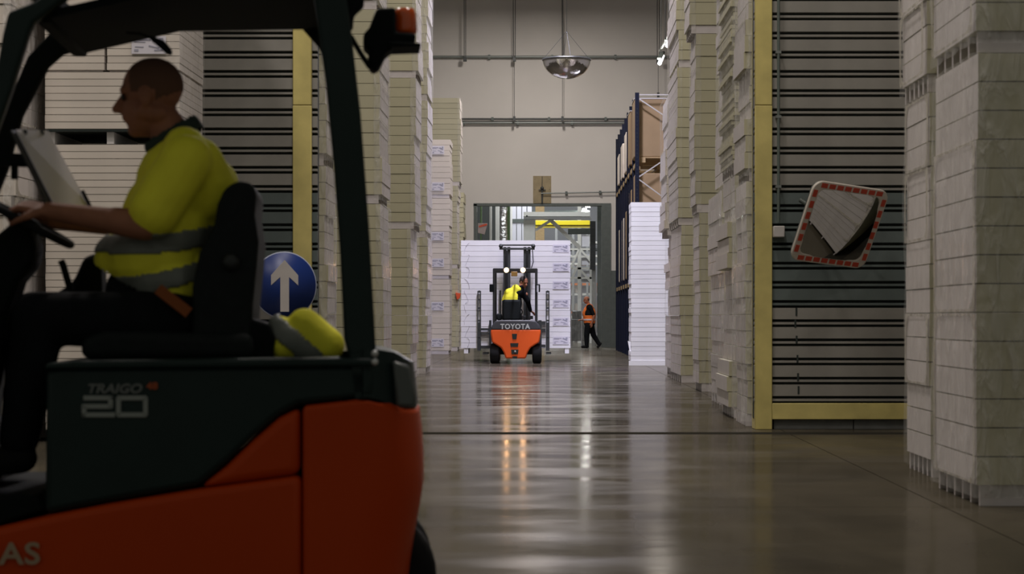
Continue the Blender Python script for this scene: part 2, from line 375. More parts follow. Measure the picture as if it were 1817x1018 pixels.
# ================================================================= PANEL STACKS
def bundle(label, x0, x1, y0, y1, z0, n, t, mat_=None, feet=.115, nf=6, side=0, jit=.008, lean=0, film_=None, pack=3, name='panel_bundle', group=None, packs=True, stuff=False, frames=None, label_side=None):
    """one wrapped bundle: boards lying on rails. side +1/-1 = which end faces the aisle."""
    cx, cy = (x0+x1)/2, (y0+y1)/2
    o = thing(name, label, 'panel bundle', (cx+lean, cy, z0), R.uniform(-.008, .008), group)
    hx, hy = (x1-x0)/2, (y1-y0)/2; mt = mat_ or M_board
    fw = .035
    fm = MB().box((-hx+.02, -fw/2, 0), (hx-.02, fw/2, feet)).mesh('foot', M_foot)
    for i in range(nf):
        f = link('foot', fm, o); f.location = (0, -hy+.02+fw/2+(2*hy-.04-fw)*i/(nf-1), 0)
    gap = .007 if t > .12 else .005
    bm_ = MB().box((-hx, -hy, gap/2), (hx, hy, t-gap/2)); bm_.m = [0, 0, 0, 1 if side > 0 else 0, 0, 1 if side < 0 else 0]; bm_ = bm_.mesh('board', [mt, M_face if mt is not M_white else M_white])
    if stuff:
        a = MB()
        for i in range(n):
            dx, dy = R.uniform(-jit, jit), R.uniform(-jit, jit)
            a.box((-hx+dx, -hy+dy, feet+i*t+gap), (hx+dx, hy+dy, feet+(i+1)*t))
        tag(a.build('thin_boards', mt, o), kind='stuff')
    else:
        pj = 0
        for i in range(n):
            if i % pack == 0: pj = R.uniform(-jit*1.6, jit*1.6)
            c = link('board', bm_, o); c.location = (pj+R.uniform(-jit, jit)*.5, R.uniform(-jit, jit)*.6, feet+i*t)
    if side and packs:                                     # pale shrink film window on the aisle end of every pack
        k = n//pack; ph = pack*t
        pts = []; cr = .08; w_ = hy-.06; h0 = .02; h1 = ph-.02
        rr = min(.11, ph*.3)
        for (cx_, cz_, a0) in ((w_-rr, h1-rr, 0), (-w_+rr, h1-rr, PI/2), (-w_+rr, h0+rr, PI), (w_-rr, h0+rr, 1.5*PI)):
            for q in range(5): pts.append((cx_+rr*math.cos(a0+q*PI/8), cz_+rr*math.sin(a0+q*PI/8)))
        X = side*(hx+.012); m_ = len(pts)
        def edge(p, z):                                    # the same direction pushed out to the pack's rectangle
            zc = ph/2; k_ = min((hy-.004)/max(abs(p), 1e-6), (ph/2-.004)/max(abs(z-zc), 1e-6)); return p*k_, zc+(z-zc)*k_
        vs = [(X, p, z) for p, z in pts]+[(X, *edge(p, z)) for p, z in pts]
        fs = [(i, (i+1) % m_, (i+1) % m_+m_, i+m_) for i in range(m_)]
        wm = MB().add(vs, fs).mesh('end_film', M_ring)
        for i in range(k):
            if R.random() < .85:
                c = link('end_film', wm, o); c.location = (R.uniform(-.003, .012)*side, R.uniform(-.01, .01), feet+i*ph)
    if film_:
        s0 = side or 1; X = s0*(hx+.022); wx = min(2*hx, 1.2) if film_ == 'all' else .10
        top = feet+n*t; nz = 26; sd = R.random()*50
        def fn(u, v):
            L1 = 2*hy; L = L1+wx; q = u*L; z = feet*.4+(top-feet*.4)*v
            d = noise.noise(V((q*5, z*2.2, sd)))*.018
            return (X+s0*d, hy-q, z) if q < L1 else (X-s0*(q-L1), -hy-.02-abs(d), z)
        a = MB(); a.grid(fn, 18, nz); c = a.build('stretch_wrap', M_filmS if film_ == 'side' else M_film, o); c['kind'] = 'stuff'
    return o
GR = 'tall bundles of insulation panels'
LV = ('lowest', 'second', 'third')
# --- right of the aisle, nearest first
def column(desc, X, wdt, y0, y1, units, t=.16, n=15, side=-1, leans=None, jit=.01, film_='full', mat_=None, feet=.115, stuffs=(), nf=6, pack=3, ns=None):
    z = 0
    for u in range(units):
        nn = ns[u] if ns else n; tt = t
        st = u in stuffs
        if st: tt = .045; nn = int(nn*t/.045)
        l = (leans or (0, 0, 0, 0))[u]
        x0, x1 = (X, X+wdt) if side < 0 else (X-wdt, X)
        bundle('%s, %s bundle' % (desc, LV[u]), x0, x1, y0, y1, z, nn, tt, side=side, lean=l, film_=film_, mat_=mat_, feet=feet, group=GR, jit=jit, stuff=st, nf=nf, pack=pack, packs=not st)
        z += feet+nn*tt+.004
column('nearest cream panel stack wrapped in cloudy film', 2.415, 2.3, 11.04, 12.24, 2, film_='all', leans=(0, -.012), jit=.004, pack=6, ns=(15, 15))
column('cream stack round the corner, seen only in the traffic mirror', 4.05, 2.6, 14.3, 17.9, 2, film_=None, jit=.006)
column('stack with pale ends right behind the nearest cloudy wrapped stack', 2.53, 2.3, 12.98, 13.84, 2, leans=(0, -.03), film_='side', jit=.006)
column('cream stack just behind the yellow post of the mirror partition', 1.94, 2.3, 19.15, 20.15, 2, leans=(0, .03), film_='full', jit=.02, n=14)
column('tattered stack, second one behind the mirror partition', 1.97, 2.3, 20.6, 22.0, 3, leans=(0, 0, -.04), film_='full', jit=.03, stuffs=(1, 2))
column('glossy wrapped stack, third one behind the mirror partition', 2.1, 2.3, 23.0, 25.0, 3, leans=(0, .1, .02), film_='full', jit=.02, stuffs=(2,))
column('olive stack with bulging side, fourth beyond the mirror partition', 2.19, 2.3, 28.0, 29.0, 4, leans=(.03, .0, -.04, -.1), film_='side', jit=.015, n=14) if False else None
column('broad olive stack, second this side of the bright white stack', 2.20, 1.9, 28.0, 29.0, 3, leans=(.02, -.04, -.12), film_='side', jit=.015)
column('narrow olive stack nearest this side of the bright white stack', 2.20, 1.9, 31.8, 34.2, 3, leans=(0, -.04, -.03), film_='side', jit=.015)
# half hidden two-bundle stack by the rack
column('short pale stack in front of the brown boxes of the rack', 2.34, 1.9, 35.8, 37.6, 2, leans=(0, -.1), film_='side', jit=.03, n=15, mat_=M_boardL)
# bright white stack
t = bundle('bright white stack of thin panels standing in front of the blue rack', 1.925, 2.95, 43.1, 44.3, 0, 33, .104, mat_=M_white, feet=.10, nf=4, side=-1, packs=False, pack=1, jit=.007, film_=None, name='white_panel_stack')
b = MB(); b.box((-.56, -.02, 0), (.53, 0.02, .10)); b.build('foot', M_white, t).location = (0, -.6, 0)
b = MB(); b.add([(0, 0, 0), (.26, .03, -.04), (.24, .04, .24), (-.05, 0, .30)], [(0, 1, 2, 3)])
tag(b.build('white_card', M_white, None, solid=.012), 'loose white card tilting against the foot of the bright white stack', 'card').location = P(1118, 629, 43.4)
b.v  # card leans on the stack
# --- left of the aisle
column('cream stack just behind the left yellow post', -2.10, 2.2, 19.3, 20.2, 2, side=1, film_='full', jit=.012)
column('stack partly behind the rear pillar of the near forklift', -2.10, 2.2, 25.8, 27.2, 3, side=1, leans=(.02, 0, -.03), film_='full', jit=.015)
column('olive stack beyond the amber beacon of the near forklift', -2.12, 2.2, 33.2, 34.7, 3, side=1, leans=(-.05, 0, .03), film_='full', jit=.012)
column('slim last stack of the left row, feet on bare floor', -2.13, 1.2, 36.7, 38.2, 3, side=1, leans=(.0, 0, .02), film_='full', jit=.015)
# pale labelled stack further back and the ones behind it
LVp = [(0, 13), (1, 13), (2, 12)]
M_lab = [M_label, M_print]
def label_mesh(w_, h_):
    b = MB(); b.box((-w_/2, -.004, -h_/2), (w_/2, 0, h_/2), 0)
    for (a0, z0, a1, z1, ww) in ((-.42, .30, .05, .28, .08), (-.42, .18, -.1, .16, .05), (-.40, -.1, -.15, -.12, .05), (-.42, -.30, -.30, -.30, .12), (.12, .28, .40, .05, .16), (.0, -.05, .30, -.18, .08), (.16, -.30, .42, -.28, .09), (.3, .3, .42, .3, .2)):
        b.bar((a0*w_, -.0055, z0*h_), (a1*w_, -.0055, z1*h_), .003, ww*h_, 1, up=(0, 0, 1))
    return b.mesh('label', M_lab)
lm_ = label_mesh(.36, .24)
zz = 0
for u, (n_, zt) in enumerate(((13, .155), (14, .155), (10, .155))):
    o = bundle('pale stack with printed labels behind the left row, %s bundle' % LV[u], -4.2, -2.62+.01*u, 56.2, 57.6, zz, n_, zt, mat_=M_boardL, feet=.10, side=1, packs=False, group=GR, nf=5)
    for k in ((.22, 1.25) if u != 1 else (.35, 1.1)):
        l = link('label', lm_, o); l.location = (.79-.33, -.72, .1+k)
    zz += .1+n_*zt+.01
zz = 0
for u, n_ in enumerate((15, 15, 16)):
    bundle('tallest olive stack behind the pale labelled stack, %s bundle' % LV[u], -5.2, -2.60+(.06 if u == 2 else -.0), 61.5, 63, zz, n_, .162, feet=.12, group=GR, jit=.02, packs=False, side=1, film_='side'); zz += .12+n_*.162
zz = 0
for u, n_ in enumerate((15, 15)):
    bundle('farthest olive stack against the end wall by the doorway, %s bundle' % LV[u], -5.2, -2.57, 65.0, 66.6, zz, n_, .162, feet=.12, group=GR, jit=.02, packs=False); zz += .12+n_*.162+.01
b = MB().prism([(0, 0), (.16, -.02), (.13, -.17), (.05, -.22)], 0, .25)
tag(b.build('warning_flag', M_redthing, None, bevel=.005), 'small orange red plastic flag sticking out by the pale labelled stack', 'flag').location = P(808, 519, 61.3)
# near left stack of thin boards, seen through the forklift cab
XL = -3.05; YL = 16.75
def thin(desc, x0, x1, z0, n, feet=.10, fil='side', y0=YL, y1=YL+1.15, nf=2, mt=None):
    return bundle(desc, x0, x1, y0, y1, z0, n, .06, mat_=mt or M_boardL, feet=feet, nf=5, side=1, packs=False, group=GR, jit=.004, film_=fil, pack=50)
DN = 'thin board stack seen through the near forklift cab'
thin(DN+', floor bundle', XL-1.13, XL, 0, 40)
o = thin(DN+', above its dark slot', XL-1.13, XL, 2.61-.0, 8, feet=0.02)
MB().box((-.56, -.57, -.001), (.56, .57, .018)).build('slot_shade_sheet', M_gap, o)  # dark sheet standing in for the shade under the upper pack
b = MB(); b.box((-.03, -.5, 0), (.03, .5, .1))
for i, x in enumerate((-.53, -.03, .5)): tag(link('spacer_block', b.mesh('spacer_block', M_white)), ('white spacer at the outer end of the dark slot', 'white spacer in the middle of the dark slot', 'white spacer at the inner end of the dark slot')[i]+' of the thin board stack', 'spacer', 'spacers in the slot').location = (XL-.565+x*1.0, YL+.56, 2.51)
thin('half width thin board pack above the dark slot, nearer the cab front', XL-1.13, XL-.63, 3.115, 26, feet=.01, fil=None)
o = thin('half width thin board pack with a printed sheet, above the driver', XL-.61, XL, 3.115, 26, feet=.01, fil='side')
l = link('label', label_mesh(.29, .15), o); l.location = (.05, -.585, .22)
column('crinkled film wrapped stack in front of the cab windscreen', -4.30, 1.9, 16.2, 17.4, 2, side=1, film_='full', jit=.02, mat_=M_boardL)

# ================================================================= CORRUGATED PARTITIONS
def partition(label, x0, x1, postx, side, boxes):
    YP = 18.62; o = thing('corrugated_partition', label, 'partition', ((x0+x1)/2, YP, 0)); cx = (x0+x1)/2; X0, X1 = x0-cx, x1-cx
    MB().box((X0, .02, .1), (X1, .12, 6.0)).build('backing_sheet', M_gap, o)
    per = .179; z = .262; L = X1-X0
    def sm(m_, h): return MB().prism([(0, 0), (h*0, 0)], 0, 1) if 0 else MB().add([(X0, .02, 0), (X1, .02, 0), (X1, .02, h), (X0, .02, h), (X0, -.03, .004), (X1, -.03, .004), (X1, -.03, h-.004), (X0, -.03, h-.004)], [(4, 5, 6, 7), (0, 1, 5, 4), (1, 2, 6, 5), (2, 3, 7, 6), (3, 0, 4, 7)]).mesh('slat', m_)
    slat = {0: sm(M_slat, .112), 1: sm(M_slatT, .112)}; rib = {0: sm(M_slat, .028), 1: sm(M_slatT, .028)}
    for i in range(32):
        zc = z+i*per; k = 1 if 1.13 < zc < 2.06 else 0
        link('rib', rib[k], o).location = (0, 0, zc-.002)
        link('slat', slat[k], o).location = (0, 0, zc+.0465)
    px0, px1 = postx[0]-cx, postx[1]-cx
    b = MB(); b.box((px0, -.06, 0), (px1, .22, 3.02)); b.build('post', M_yellow, o, bevel=.006)
    b = MB(); b.box((px0, -.06, 3.025), (px1, .22, 6.0)); b.build('post', M_yellow, o, bevel=.006)
    bx = (px1, X1) if side > 0 else (X0, px0)
    MB().box((bx[0], -.06, .095), (bx[1], .14, .245)).build('base_beam', M_yellow, o, bevel=.005)
    w_ = .32
    xk = bx[0]+.02
    while xk < bx[1]-.1:
        e = min(xk+R.uniform(.25, .8), bx[1]); MB().box((xk, -.02, 0), (e-.008, .12, .093)).build('kerb_block', mat('kerb_grey', (.10, .105, .10), .8, var=.15), o, bevel=.004); xk = e
    return o
pr = partition('grey corrugated partition with yellow post and floor beam, traffic mirror on it', 1.98, 7.2, (1.985, 2.145), 1, None)
c = pr.location
b = MB(); b.tube([(2.20-c.x, -.085, 6), (2.20-c.x, -.085, 1.93)], .014, 10)
b.build('conduit', mat('conduit_grey', (.10, .125, .11), .5), pr)
b = MB(); b.box((2.15-c.x, -.12, 1.79), (2.255-c.x, -.03, 1.895)); b.build('junction_box', M_signw, pr, bevel=.008)
for z in (2.25, 2.9, 3.5, 4.4): MB().box((2.175-c.x, -.10, z), (2.225-c.x, -.03, z+.025)).build('pipe_clip', M_pipe, pr)
b = MB()
for z, dx in ((.95, 0), (1.06, .01), (.8, .012), (.62, .02), (.45, .025), (.33, .03)):
    b.box((2.355+dx-c.x, -.034, z), (2.372+dx-c.x, -.031, z+.075))
b.build('paint_marks', M_gap, pr)
pl = partition('grey corrugated partition with yellow post, behind the forklift driver and blue arrow sign', -6.2, -2.10, (-2.325, -2.15), -1, None)

# traffic mirror
yM = 18.12; sM = S(yM)
ctr = P(1488, 398, yM); a_ = V((.741, .376, -.078)); b_ = V((.2, -.25, .69)); Wm = a_.length*.99; Hm = b_.length*1.02
ax = a_.normalized(); az = (b_-ax*b_.dot(ax)).normalized(); ay = az.cross(ax)
tm = thing('traffic_mirror', 'rounded square traffic mirror with red and white striped frame, hung crooked on the corrugated partition', 'mirror', ctr)
tm.matrix_world = Matrix.Translation(ctr) @ Matrix((ax, ay, az)).transposed().to_4x4()
def rrect(w_, h_, r, n=6):
    o = []
    for (cx, cz, a0) in ((w_/2-r, h_/2-r, 0), (-w_/2+r, h_/2-r, PI/2), (-w_/2+r, -h_/2+r, PI), (w_/2-r, -h_/2+r, 1.5*PI)):
        for q in range(n+1): o.append((cx+r*math.cos(a0+q*PI/2/n), cz+r*math.sin(a0+q*PI/2/n)))
    return o
def ring(outer, inner, y0, y1):
    n = len(outer); b = MB(); vs = [(x, y, z) for P_, y in ((outer, y0), (inner, y0), (outer, y1), (inner, y1)) for x, z in P_]; f = []
    for i in range(n):
        j = (i+1) % n
        f += [(i, n+i, n+j, j)[::-1], (2*n+i, 2*n+j, 3*n+j, 3*n+i)[::-1], (i, j, 2*n+j, 2*n+i)[::-1], (n+i, 3*n+i, 3*n+j, n+j)[::-1]]
    b.add(vs, f); return b
ring(rrect(Wm, Hm, .10), rrect(Wm-.15, Hm-.15, .06), -.03, .0).build('frame', M_whitetape, tm, bevel=.006)
def mf(u, v):
    x = (u-.5)*(Wm-.13); z = (v-.5)*(Hm-.13); return (x, -.012-.05*(1-((2*u-1)**2+(2*v-1)**2)/2), z)
MB().grid(mf, 24, 24).build('mirror_glass', M_mirror, tm)
MB().prism(rrect(Wm-.03, Hm-.03, .09), .0, .03).build('back_plate', M_gsteel, tm)
st = MB().box((-.033, -.0335, -.021), (.033, -.029, .021)).mesh('red_stripe', M_redtape); st2 = MB().box((-.021, -.0335, -.033), (.021, -.029, .033)).mesh('red_stripe', M_redtape)
for i in range(8):
    x = -Wm/2+.11+i*(Wm-.22)/7
    for z in (Hm/2-.037, -Hm/2+.037): link('red_stripe', st, tm).location = (x, 0, z)
for i in range(6):
    z = -Hm/2+.12+i*(Hm-.24)/5
    for x in (Wm/2-.037, -Wm/2+.037): link('red_stripe', st2, tm).location = (x, 0, z)
MB().tube([(0, .03, 0), (-.12, .52, .02)], .022, 10).build('bracket', M_gsteel, tm)

# round blue arrow sign
yS = 18.1; cS = P(504, 506, yS)
rs = thing('arrow_sign', 'round blue sign with a white upward arrow, fixed by the left yellow post', 'sign', cS, .42)
MB().lathe((0, 0, 0), (0, -1, 0), [(0, .302), (.012, .306), (.014, .30)], 48).build('rim', mat('sign_rim', (.42, .46, .60), .5), rs)
MB().lathe((0, -.0145, 0), (0, -1, 0), [(0, .296), (.003, .296)], 48).build('plate', M_blue, rs)
k = .306/60
ar = [(-12/1.0, -47), (12, -47), (12, 12), (37-12, 3), (37-12+2, 18), (0, 46), (-27, 18), (-25, 3), (-12, 12)]
ar = [(-8, -47), (8, -47), (8, 15), (25, 0), (25, 18), (0, 45), (-25, 18), (-25, 0), (-8, 15)]
MB().prism([(x*k, z*k) for x, z in ar], -.021, -.0175).build('arrow', M_signw, rs)
MB().bar((.05, 0, 0), (.30, .44, 0), .05, .04).build('bracket', M_gsteel, rs)

# ================================================================= BACK WALL FITTINGS, HANGING THINGS
def wallpipe(label, pts, r, name='wall_pipe', clips=(), m=M_pipe):
    o = thing(name, label, 'pipe', pts[0]); q = [V(p)-V(pts[0]) for p in pts]
    MB().tube(q, r, 10).build('pipe', m, o)
    for t_ in clips:
        c = q[0].lerp(q[-1], t_); MB().box((c.x-.04, c.y-.03, c.z-r-.03), (c.x+.04, YW-pts[0][1]+0, c.z+r+.03)).build('clip', M_gsteel, o)
    return o
yw = YW-.12
wallpipe('upper grey pipe running across the end wall behind the dome mirror', [P(700, 101, yw), P(1260, 101, yw)], .045, clips=(.1, .3, .5, .7, .9))
wallpipe('lower paired pipe on the end wall, upper dark one with couplings', [P(790, 211, yw), P(1125, 211, yw)], .032, clips=(.25, .55, .85), m=M_cable)
wallpipe('lower paired pipe on the end wall, paler tube beneath the dark one', [P(790, 218, yw), P(1112, 218, yw)], .038, clips=(.1, .4, .7), m=M_pipe)
wallpipe('thin conduit from the plywood board to the blue rack', [P(960, 343, yw), P(1110, 340, yw)], .022, clips=(.3, .7))
bd = thing('plywood_board', 'brown plywood board with a dark pipe fixed to the wall above the doorway', 'board', P(962, 362, YW-.03))
hh = 50/sW
MB().box((-.31, 0, .01), (.31, .028, hh)).build('sheet', M_ply, bd, bevel=.004)
b = MB(); b.tube([(0, -.05, .02), (0, -.05, hh*.55)], .03); b.tube([(-.12, -.05, hh*.5), (.12, -.05, hh*.5)], .018); b.tube([(0, -.05, hh*.5), (0, -.05, hh*.98)], .012); b.lathe((0, -.05, hh*.56), (0, -1, 0), [(0, .06), (.04, .06)], 12)
b.build('pipe_valve', M_cable, bd)
for x in (-.25, .25):
    for z in (.1, .5, .85): MB().lathe((x, 0, z), (0, -1, 0), [(0, .012), (.006, .008)], 8).build('screw', M_cable, bd)
def cable(label, px, py, y, gap, cl=None, drop=None):
    p = P(px, py, y); o = thing('hanging_cable', label, 'cable', p)
    for d in (-gap/2, gap/2): MB().tube([(d, 0, 14-p.z), (d, 0, 0)], .013, 6).build('strand', M_cable, o)
    MB().box((-.06, -.04, -.10), (.06, .04, .05)).build('clamp', M_cable, o, bevel=.01)
    if drop: MB().tube([(0, 0, -.1), (0, 0, -drop)], .009, 6).build('drop_wire', M_cable, o); MB().box((-.04, -.03, -drop-.08), (.04, .03, -drop+.08)).build('clamp', M_cable, o)
    return o
cable('hanging cable pair nearest the left stacks, in front of the end wall', 825, 104, YW-.4, .05)
cable('middle hanging cable pair, left of the dome mirror', 912.5, 104, YW-.4, .07, drop=106/sW)
cable('hanging cable pair passing behind the dome mirror', 998, 104, YW-.4, .03, drop=106/sW)
cable('hanging cable pair beside the lit tube lamps', 1168, 108, YW-.4, .07, drop=60/sW)
# dome mirror
yD = 42.0; cD = P(1005.5, 106, yD)
dm = thing('dome_mirror', 'silvery hemispherical dome mirror hung on thin wires over the aisle', 'mirror', cD)
r = 42.5/S(yD); pr_ = [(0, r)]+[(r*.80*math.sin(t), r*math.cos(t)) for t in [i*PI/24 for i in range(1, 13)]]
MB().lathe((0, 0, 0), (0, 0, -1), pr_, 40).build('dome', M_dome, dm)
MB().lathe((0, 0, .012), (0, 0, -1), [(0, r+.012), (.03, r+.012)], 40).build('rim', M_steel, dm)
for k in range(4):
    a = k*PI/2+.15; MB().tube([(r*math.cos(a), r*math.sin(a), 0), (0, 0, .6)], .004, 6).build('wire', M_cable, dm)
MB().tube([(0, 0, .6), (0, 0, 14-cD.z)], .005, 6).build('wire', M_cable, dm)
# strip lamps at right
for i, (px, py, y) in enumerate(((1188, 73, 52.5), (1174, 105, 56.3))):
    p = P(px, py, y); o = thing('strip_lamp', ('lit tube lamp, the higher one by the right stacks', 'lit tube lamp, the lower one nearer the end wall')[i], 'lamp', p, group='strip lamps')
    MB().tube([(-.06, -.0, -.12), (.05, .35, .14)], .055, 12).build('tube', M_tube, o)
    MB().bar((-.07, .05, .02), (.06, .45, .26), .12, .05).build('housing', M_gsteel, o)
    MB().tube([(.0, .25, .2), (-.0, .25, 14-p.z)], .008, 6).build('cable', M_cable, o)
    l = bpy.data.lights.new('tube_light', 'POINT'); l.energy = 90; l.color = (1, .93, .85); l.shadow_soft_size = .1
    lo = bpy.data.objects.new('tube_light', l); col.objects.link(lo); lo.parent = o; lo.location = (-.1, -.15, -.2)
b = thing('lamp_rail', 'dark rail carrying the lit tube lamps, hung on cables', 'rail', P(1170, 95, 58))
p0 = b.location; MB().bar((0, 0, .05), P(1205, 30, 46)-p0, .05, .05).build('rail', M_pipe, b)
for t_ in (.1, .35, .6, .85):
    q = (P(1205, 30, 46)-p0)*t_; MB().tube([q, (q.x, q.y, 14-p0.z)], .01, 6).build('cable', M_cable, b)

# ================================================================= BLUE RACK
rx = 2.36
rk = thing('pallet_rack', 'tall blue pallet rack with brown boxes on it, at the right before the end wall', 'rack', (rx, 49.5, 0))
zt = 6.62
upm = MB().box((-.05, -.035, 0), (.05, .035, zt)).mesh('upright', M_bluerack)
holes = MB()
for i in range(60): holes.box((-.012, -.038, .3+i*.1), (.012, -.035, .33+i*.1))
hm = holes.mesh('slot_row', M_gap)
ysR = [49.5+i*1.62 for i in range(9)]
for i, y in enumerate(ysR):
    u = link('upright', upm, rk); u.location = (0, y-49.5, 0)
    if i < 4: h = link('slot_row', hm, u); h['kind'] = 'stuff'
    link('upright', upm, rk).location = (1.5, y-49.5, 0)
    for (z0, z1) in ((.4, 1.4), (2.4, 1.4), (2.4, 3.4), (4.5, 3.4), (4.5, 5.5), (6.5, 5.5)) if i % 2 == 0 else ():
        x0, x1 = (.03, 1.45) if z0 > z1 or 1 else (0, 0)
        a_, b2 = ((0, z0), (1.5, z1))
        MB().bar((a_[0], y-49.5, a_[1]), (b2[0], y-49.5, b2[1]), .04, .03).build('brace', M_brace, rk)
for z in (1.85, 4.80):
    for x in (0, 1.5): MB().box((x-.03, .05, z), (x+.03, ysR[-1]-49.5, z+.11)).build('beam', mat('beam_ochre', (.38, .27, .12), .6), rk)
MB().bar((0, 0, zt-.05), (1.5, 0, zt-.05), .03, .03).build('brace', M_brace, rk)
# boxes and pallets on the rack
def rpallet(label, x, y, z, w_, d_):
    o = thing('pallet', label, 'pallet', (x, y, z), 0, 'wooden pallets on the rack')
    for i in range(5): MB().box((-w_/2, -d_/2+i*d_/5+.01, .11), (w_/2, -d_/2+(i+1)*d_/5-.015, .135)).build('deck_board', M_wood, o)
    for xx in (-w_/2+.07, 0, w_/2-.07):
        for yy in (-d_/2+.07, 0, d_/2-.07): MB().box((xx-.06, yy-.06, .022), (xx+.06, yy+.06, .11)).build('block', M_wood, o)
        MB().box((xx-.06, -d_/2, 0), (xx+.06, d_/2, .022)).build('skid', M_wood, o)
    return o
def kbox(label, x, y, z, w_, d_, h_, m=M_kraft, lid=True):
    o = thing('carton', label, 'box', (x, y, z), 0, 'large cartons on the rack')
    MB().box((-w_/2, -d_/2, 0), (w_/2, d_/2, h_)).build('body', m, o, bevel=.03, seg=3)
    if lid: MB().box((-w_/2-.01, -d_/2-.01, h_), (w_/2+.01, d_/2+.01, h_+.03)).build('lid', mat('carton_lid', (.55, .52, .48), .5), o)
    return o
for i in range(5):
    y = 50.45+i*2.7*.93
    w_s = ('nearest', 'second', 'third', 'fourth', 'farthest')[i]
    rpallet('%s pallet on the upper beam of the blue rack' % w_s, rx+.72, y, 4.912, 1.25, 1.3)
    rpallet('%s pallet on the lower beam of the blue rack' % w_s, rx+.72, y, 1.962, 1.25, 1.3)
    rpallet('%s pallet on the floor under the blue rack' % w_s, rx+.72, y, 0, 1.25, 1.3)
    kbox('%s large %s carton on the upper level of the blue rack' % (w_s, 'brown' if i < 2 else 'pale'), rx+.60, y, 5.048, 1.30, 1.25, (1.45, 1.40, 1.1, 1.0, .9)[i], M_kraft if i < 2 else M_boardL, i < 2)
    kbox('%s large %s carton on the lower level of the blue rack' % (w_s, 'brown' if i < 3 else 'pale'), rx+.62, y, 2.098, 1.28, 1.25, (2.55, 2.3, 1.9, 1.8, 1.6)[i], M_kraft if i < 3 else M_boardL, False)
    kbox('%s dark blue wrapped load on the floor under the blue rack' % w_s, rx+.72, y, .136, 1.15, 1.2, 1.5, mat('navy_wrap', (.010, .014, .035), .5), False)

# ================================================================= HALL BEYOND THE DOORWAY
def post(name, label, x0, x1, y0px, y1px, y, m, d=.15, cat='post', group=None):
    a = P(x0, y1px, y); c = P(x1, y0px, y); b = MB(); b.box((0, 0, 0), (c.x-a.x, d, c.z-a.z))
    o = b.build(name, m, None, bevel=.008); o.location = a; return tag(o, label, cat, group)
def thru(px): return px
cl = thing('cladding', 'pale corrugated cladding in the hall beyond, behind the gantry', 'cladding', P(908, 620, 84))
hz = 7.5
for i in range(4):
    x = i*.22; MB().box((x, 0, 0), (x+.185, .05, hz)).build('cladding_panel', M_clad, cl)
MB().box((-.05, -.03, H+(562-381)/S(84)), (.95, .0, H+(562-377)/S(84)+.06)).build('rail', M_gsteel, cl)
g = thing('gantry', 'white steel gantry with a horizontal beam and arched bracket beyond the doorway', 'gantry', P(939, 627, 75)); g0 = g.location
s75 = S(75)
def gp(px, py, v=0): return P(px, py, 75)-g0+V((0, v, 0))
def gq(name, x0, x1, y0, y1, v0, v1, m, par=None, **k):
    a = gp(x0, y1); c = gp(x1, y0); return MB().box((a.x, v0, a.z), (c.x, v1, c.z)).build(name, m, par or g, **k)
gq('column', 929, 949, 390, 627, 0, .4, M_wsteel)
gq('beam', 929, 1047, 376, 384, -.1, .5, M_wsteel); gq('beam_rail', 929, 1050, 385, 388.5, -.1, .5, M_steel)
MB().lathe(gp(935, 383, -.1), (0, -1, 0), [(0, .03), (.01, .03)], 12).build('bolt', M_gap, g)
MB().bar(gp(950, 408, .1), gp(980, 389, .1), .08, .10).build('bracket', M_wsteel, g)
MB().bar(gp(975, 388, .2), gp(1030, 440, .2), .1, .14).build('brace', M_wsteel, g)
y_ = thing('crane_beam', 'bright yellow crane beam below the white gantry beam', 'beam', P(950, 403, 78)); a = P(1047, 391, 78)-y_.location
MB().box((0, 0, .08), (a.x, .3, a.z)).build('upper_flange', M_yelb, y_, bevel=.02); MB().box((0, .05, -.02), (a.x, .25, .09)).build('web', mat('yellow_ochre', (.5, .40, .05), .5), y_)
post('grey_box_beam', 'grey horizontal box beam under the right end of the yellow beam', 1008, 1048, 405, 415, 74, M_gsteel, .3, 'beam')
# cable chain
cc = thing('cable_chain', 'black cable chain hanging by the white post beyond the doorway', 'chain', P(1052, 478, 73.0)); c0 = cc.location
for i in range(30):
    z = (P(1052, 392, 73).z-c0.z)*i/30; MB().box((-.10, 0, z), (.10, .30, z+.055)).build('link', M_cable, cc)
post('guide_post', 'pale grey lower post under the cable chain', 1050, 1057, 478, 618, 73.2, mat('post_grey', (.30, .31, .29), .5), .12)
post('steel_column', 'dark green grey steel column just inside the doorway at its right', 1060, 1071, 363, 621, 70.2, M_gsteel, .3, 'column')
post('white_post', 'thin white post near the upper left corner of the doorway', 868.5, 872.5, 364, 620, 74, M_wsteel, group='white machine posts')
post('white_post', 'thicker white post beside the green one in the doorway', 879, 886, 364, 620, 75, M_wsteel, group='white machine posts')
post('green_post', 'green upright post in the doorway above the load', 900, 904.5, 364, 621, 73, M_green, group='green posts')
post('green_post', 'dark green post at the left edge of the doorway', 852, 855, 364, 620, 72, M_green, group='green posts')
post('cream_post', 'cream post just right of the green post in the doorway', 905.5, 909, 364, 620, 77, M_wsteel)
post('timber_bundle', 'upright bundle of brown timber behind the gantry column', 950, 966, 362, 622, 80, M_wood, .5, 'timber')
post('dark_machine_case', 'dark machine housing at the left behind the white posts', 846, 900, 340, 621, 82, M_dark, .8, 'machine')
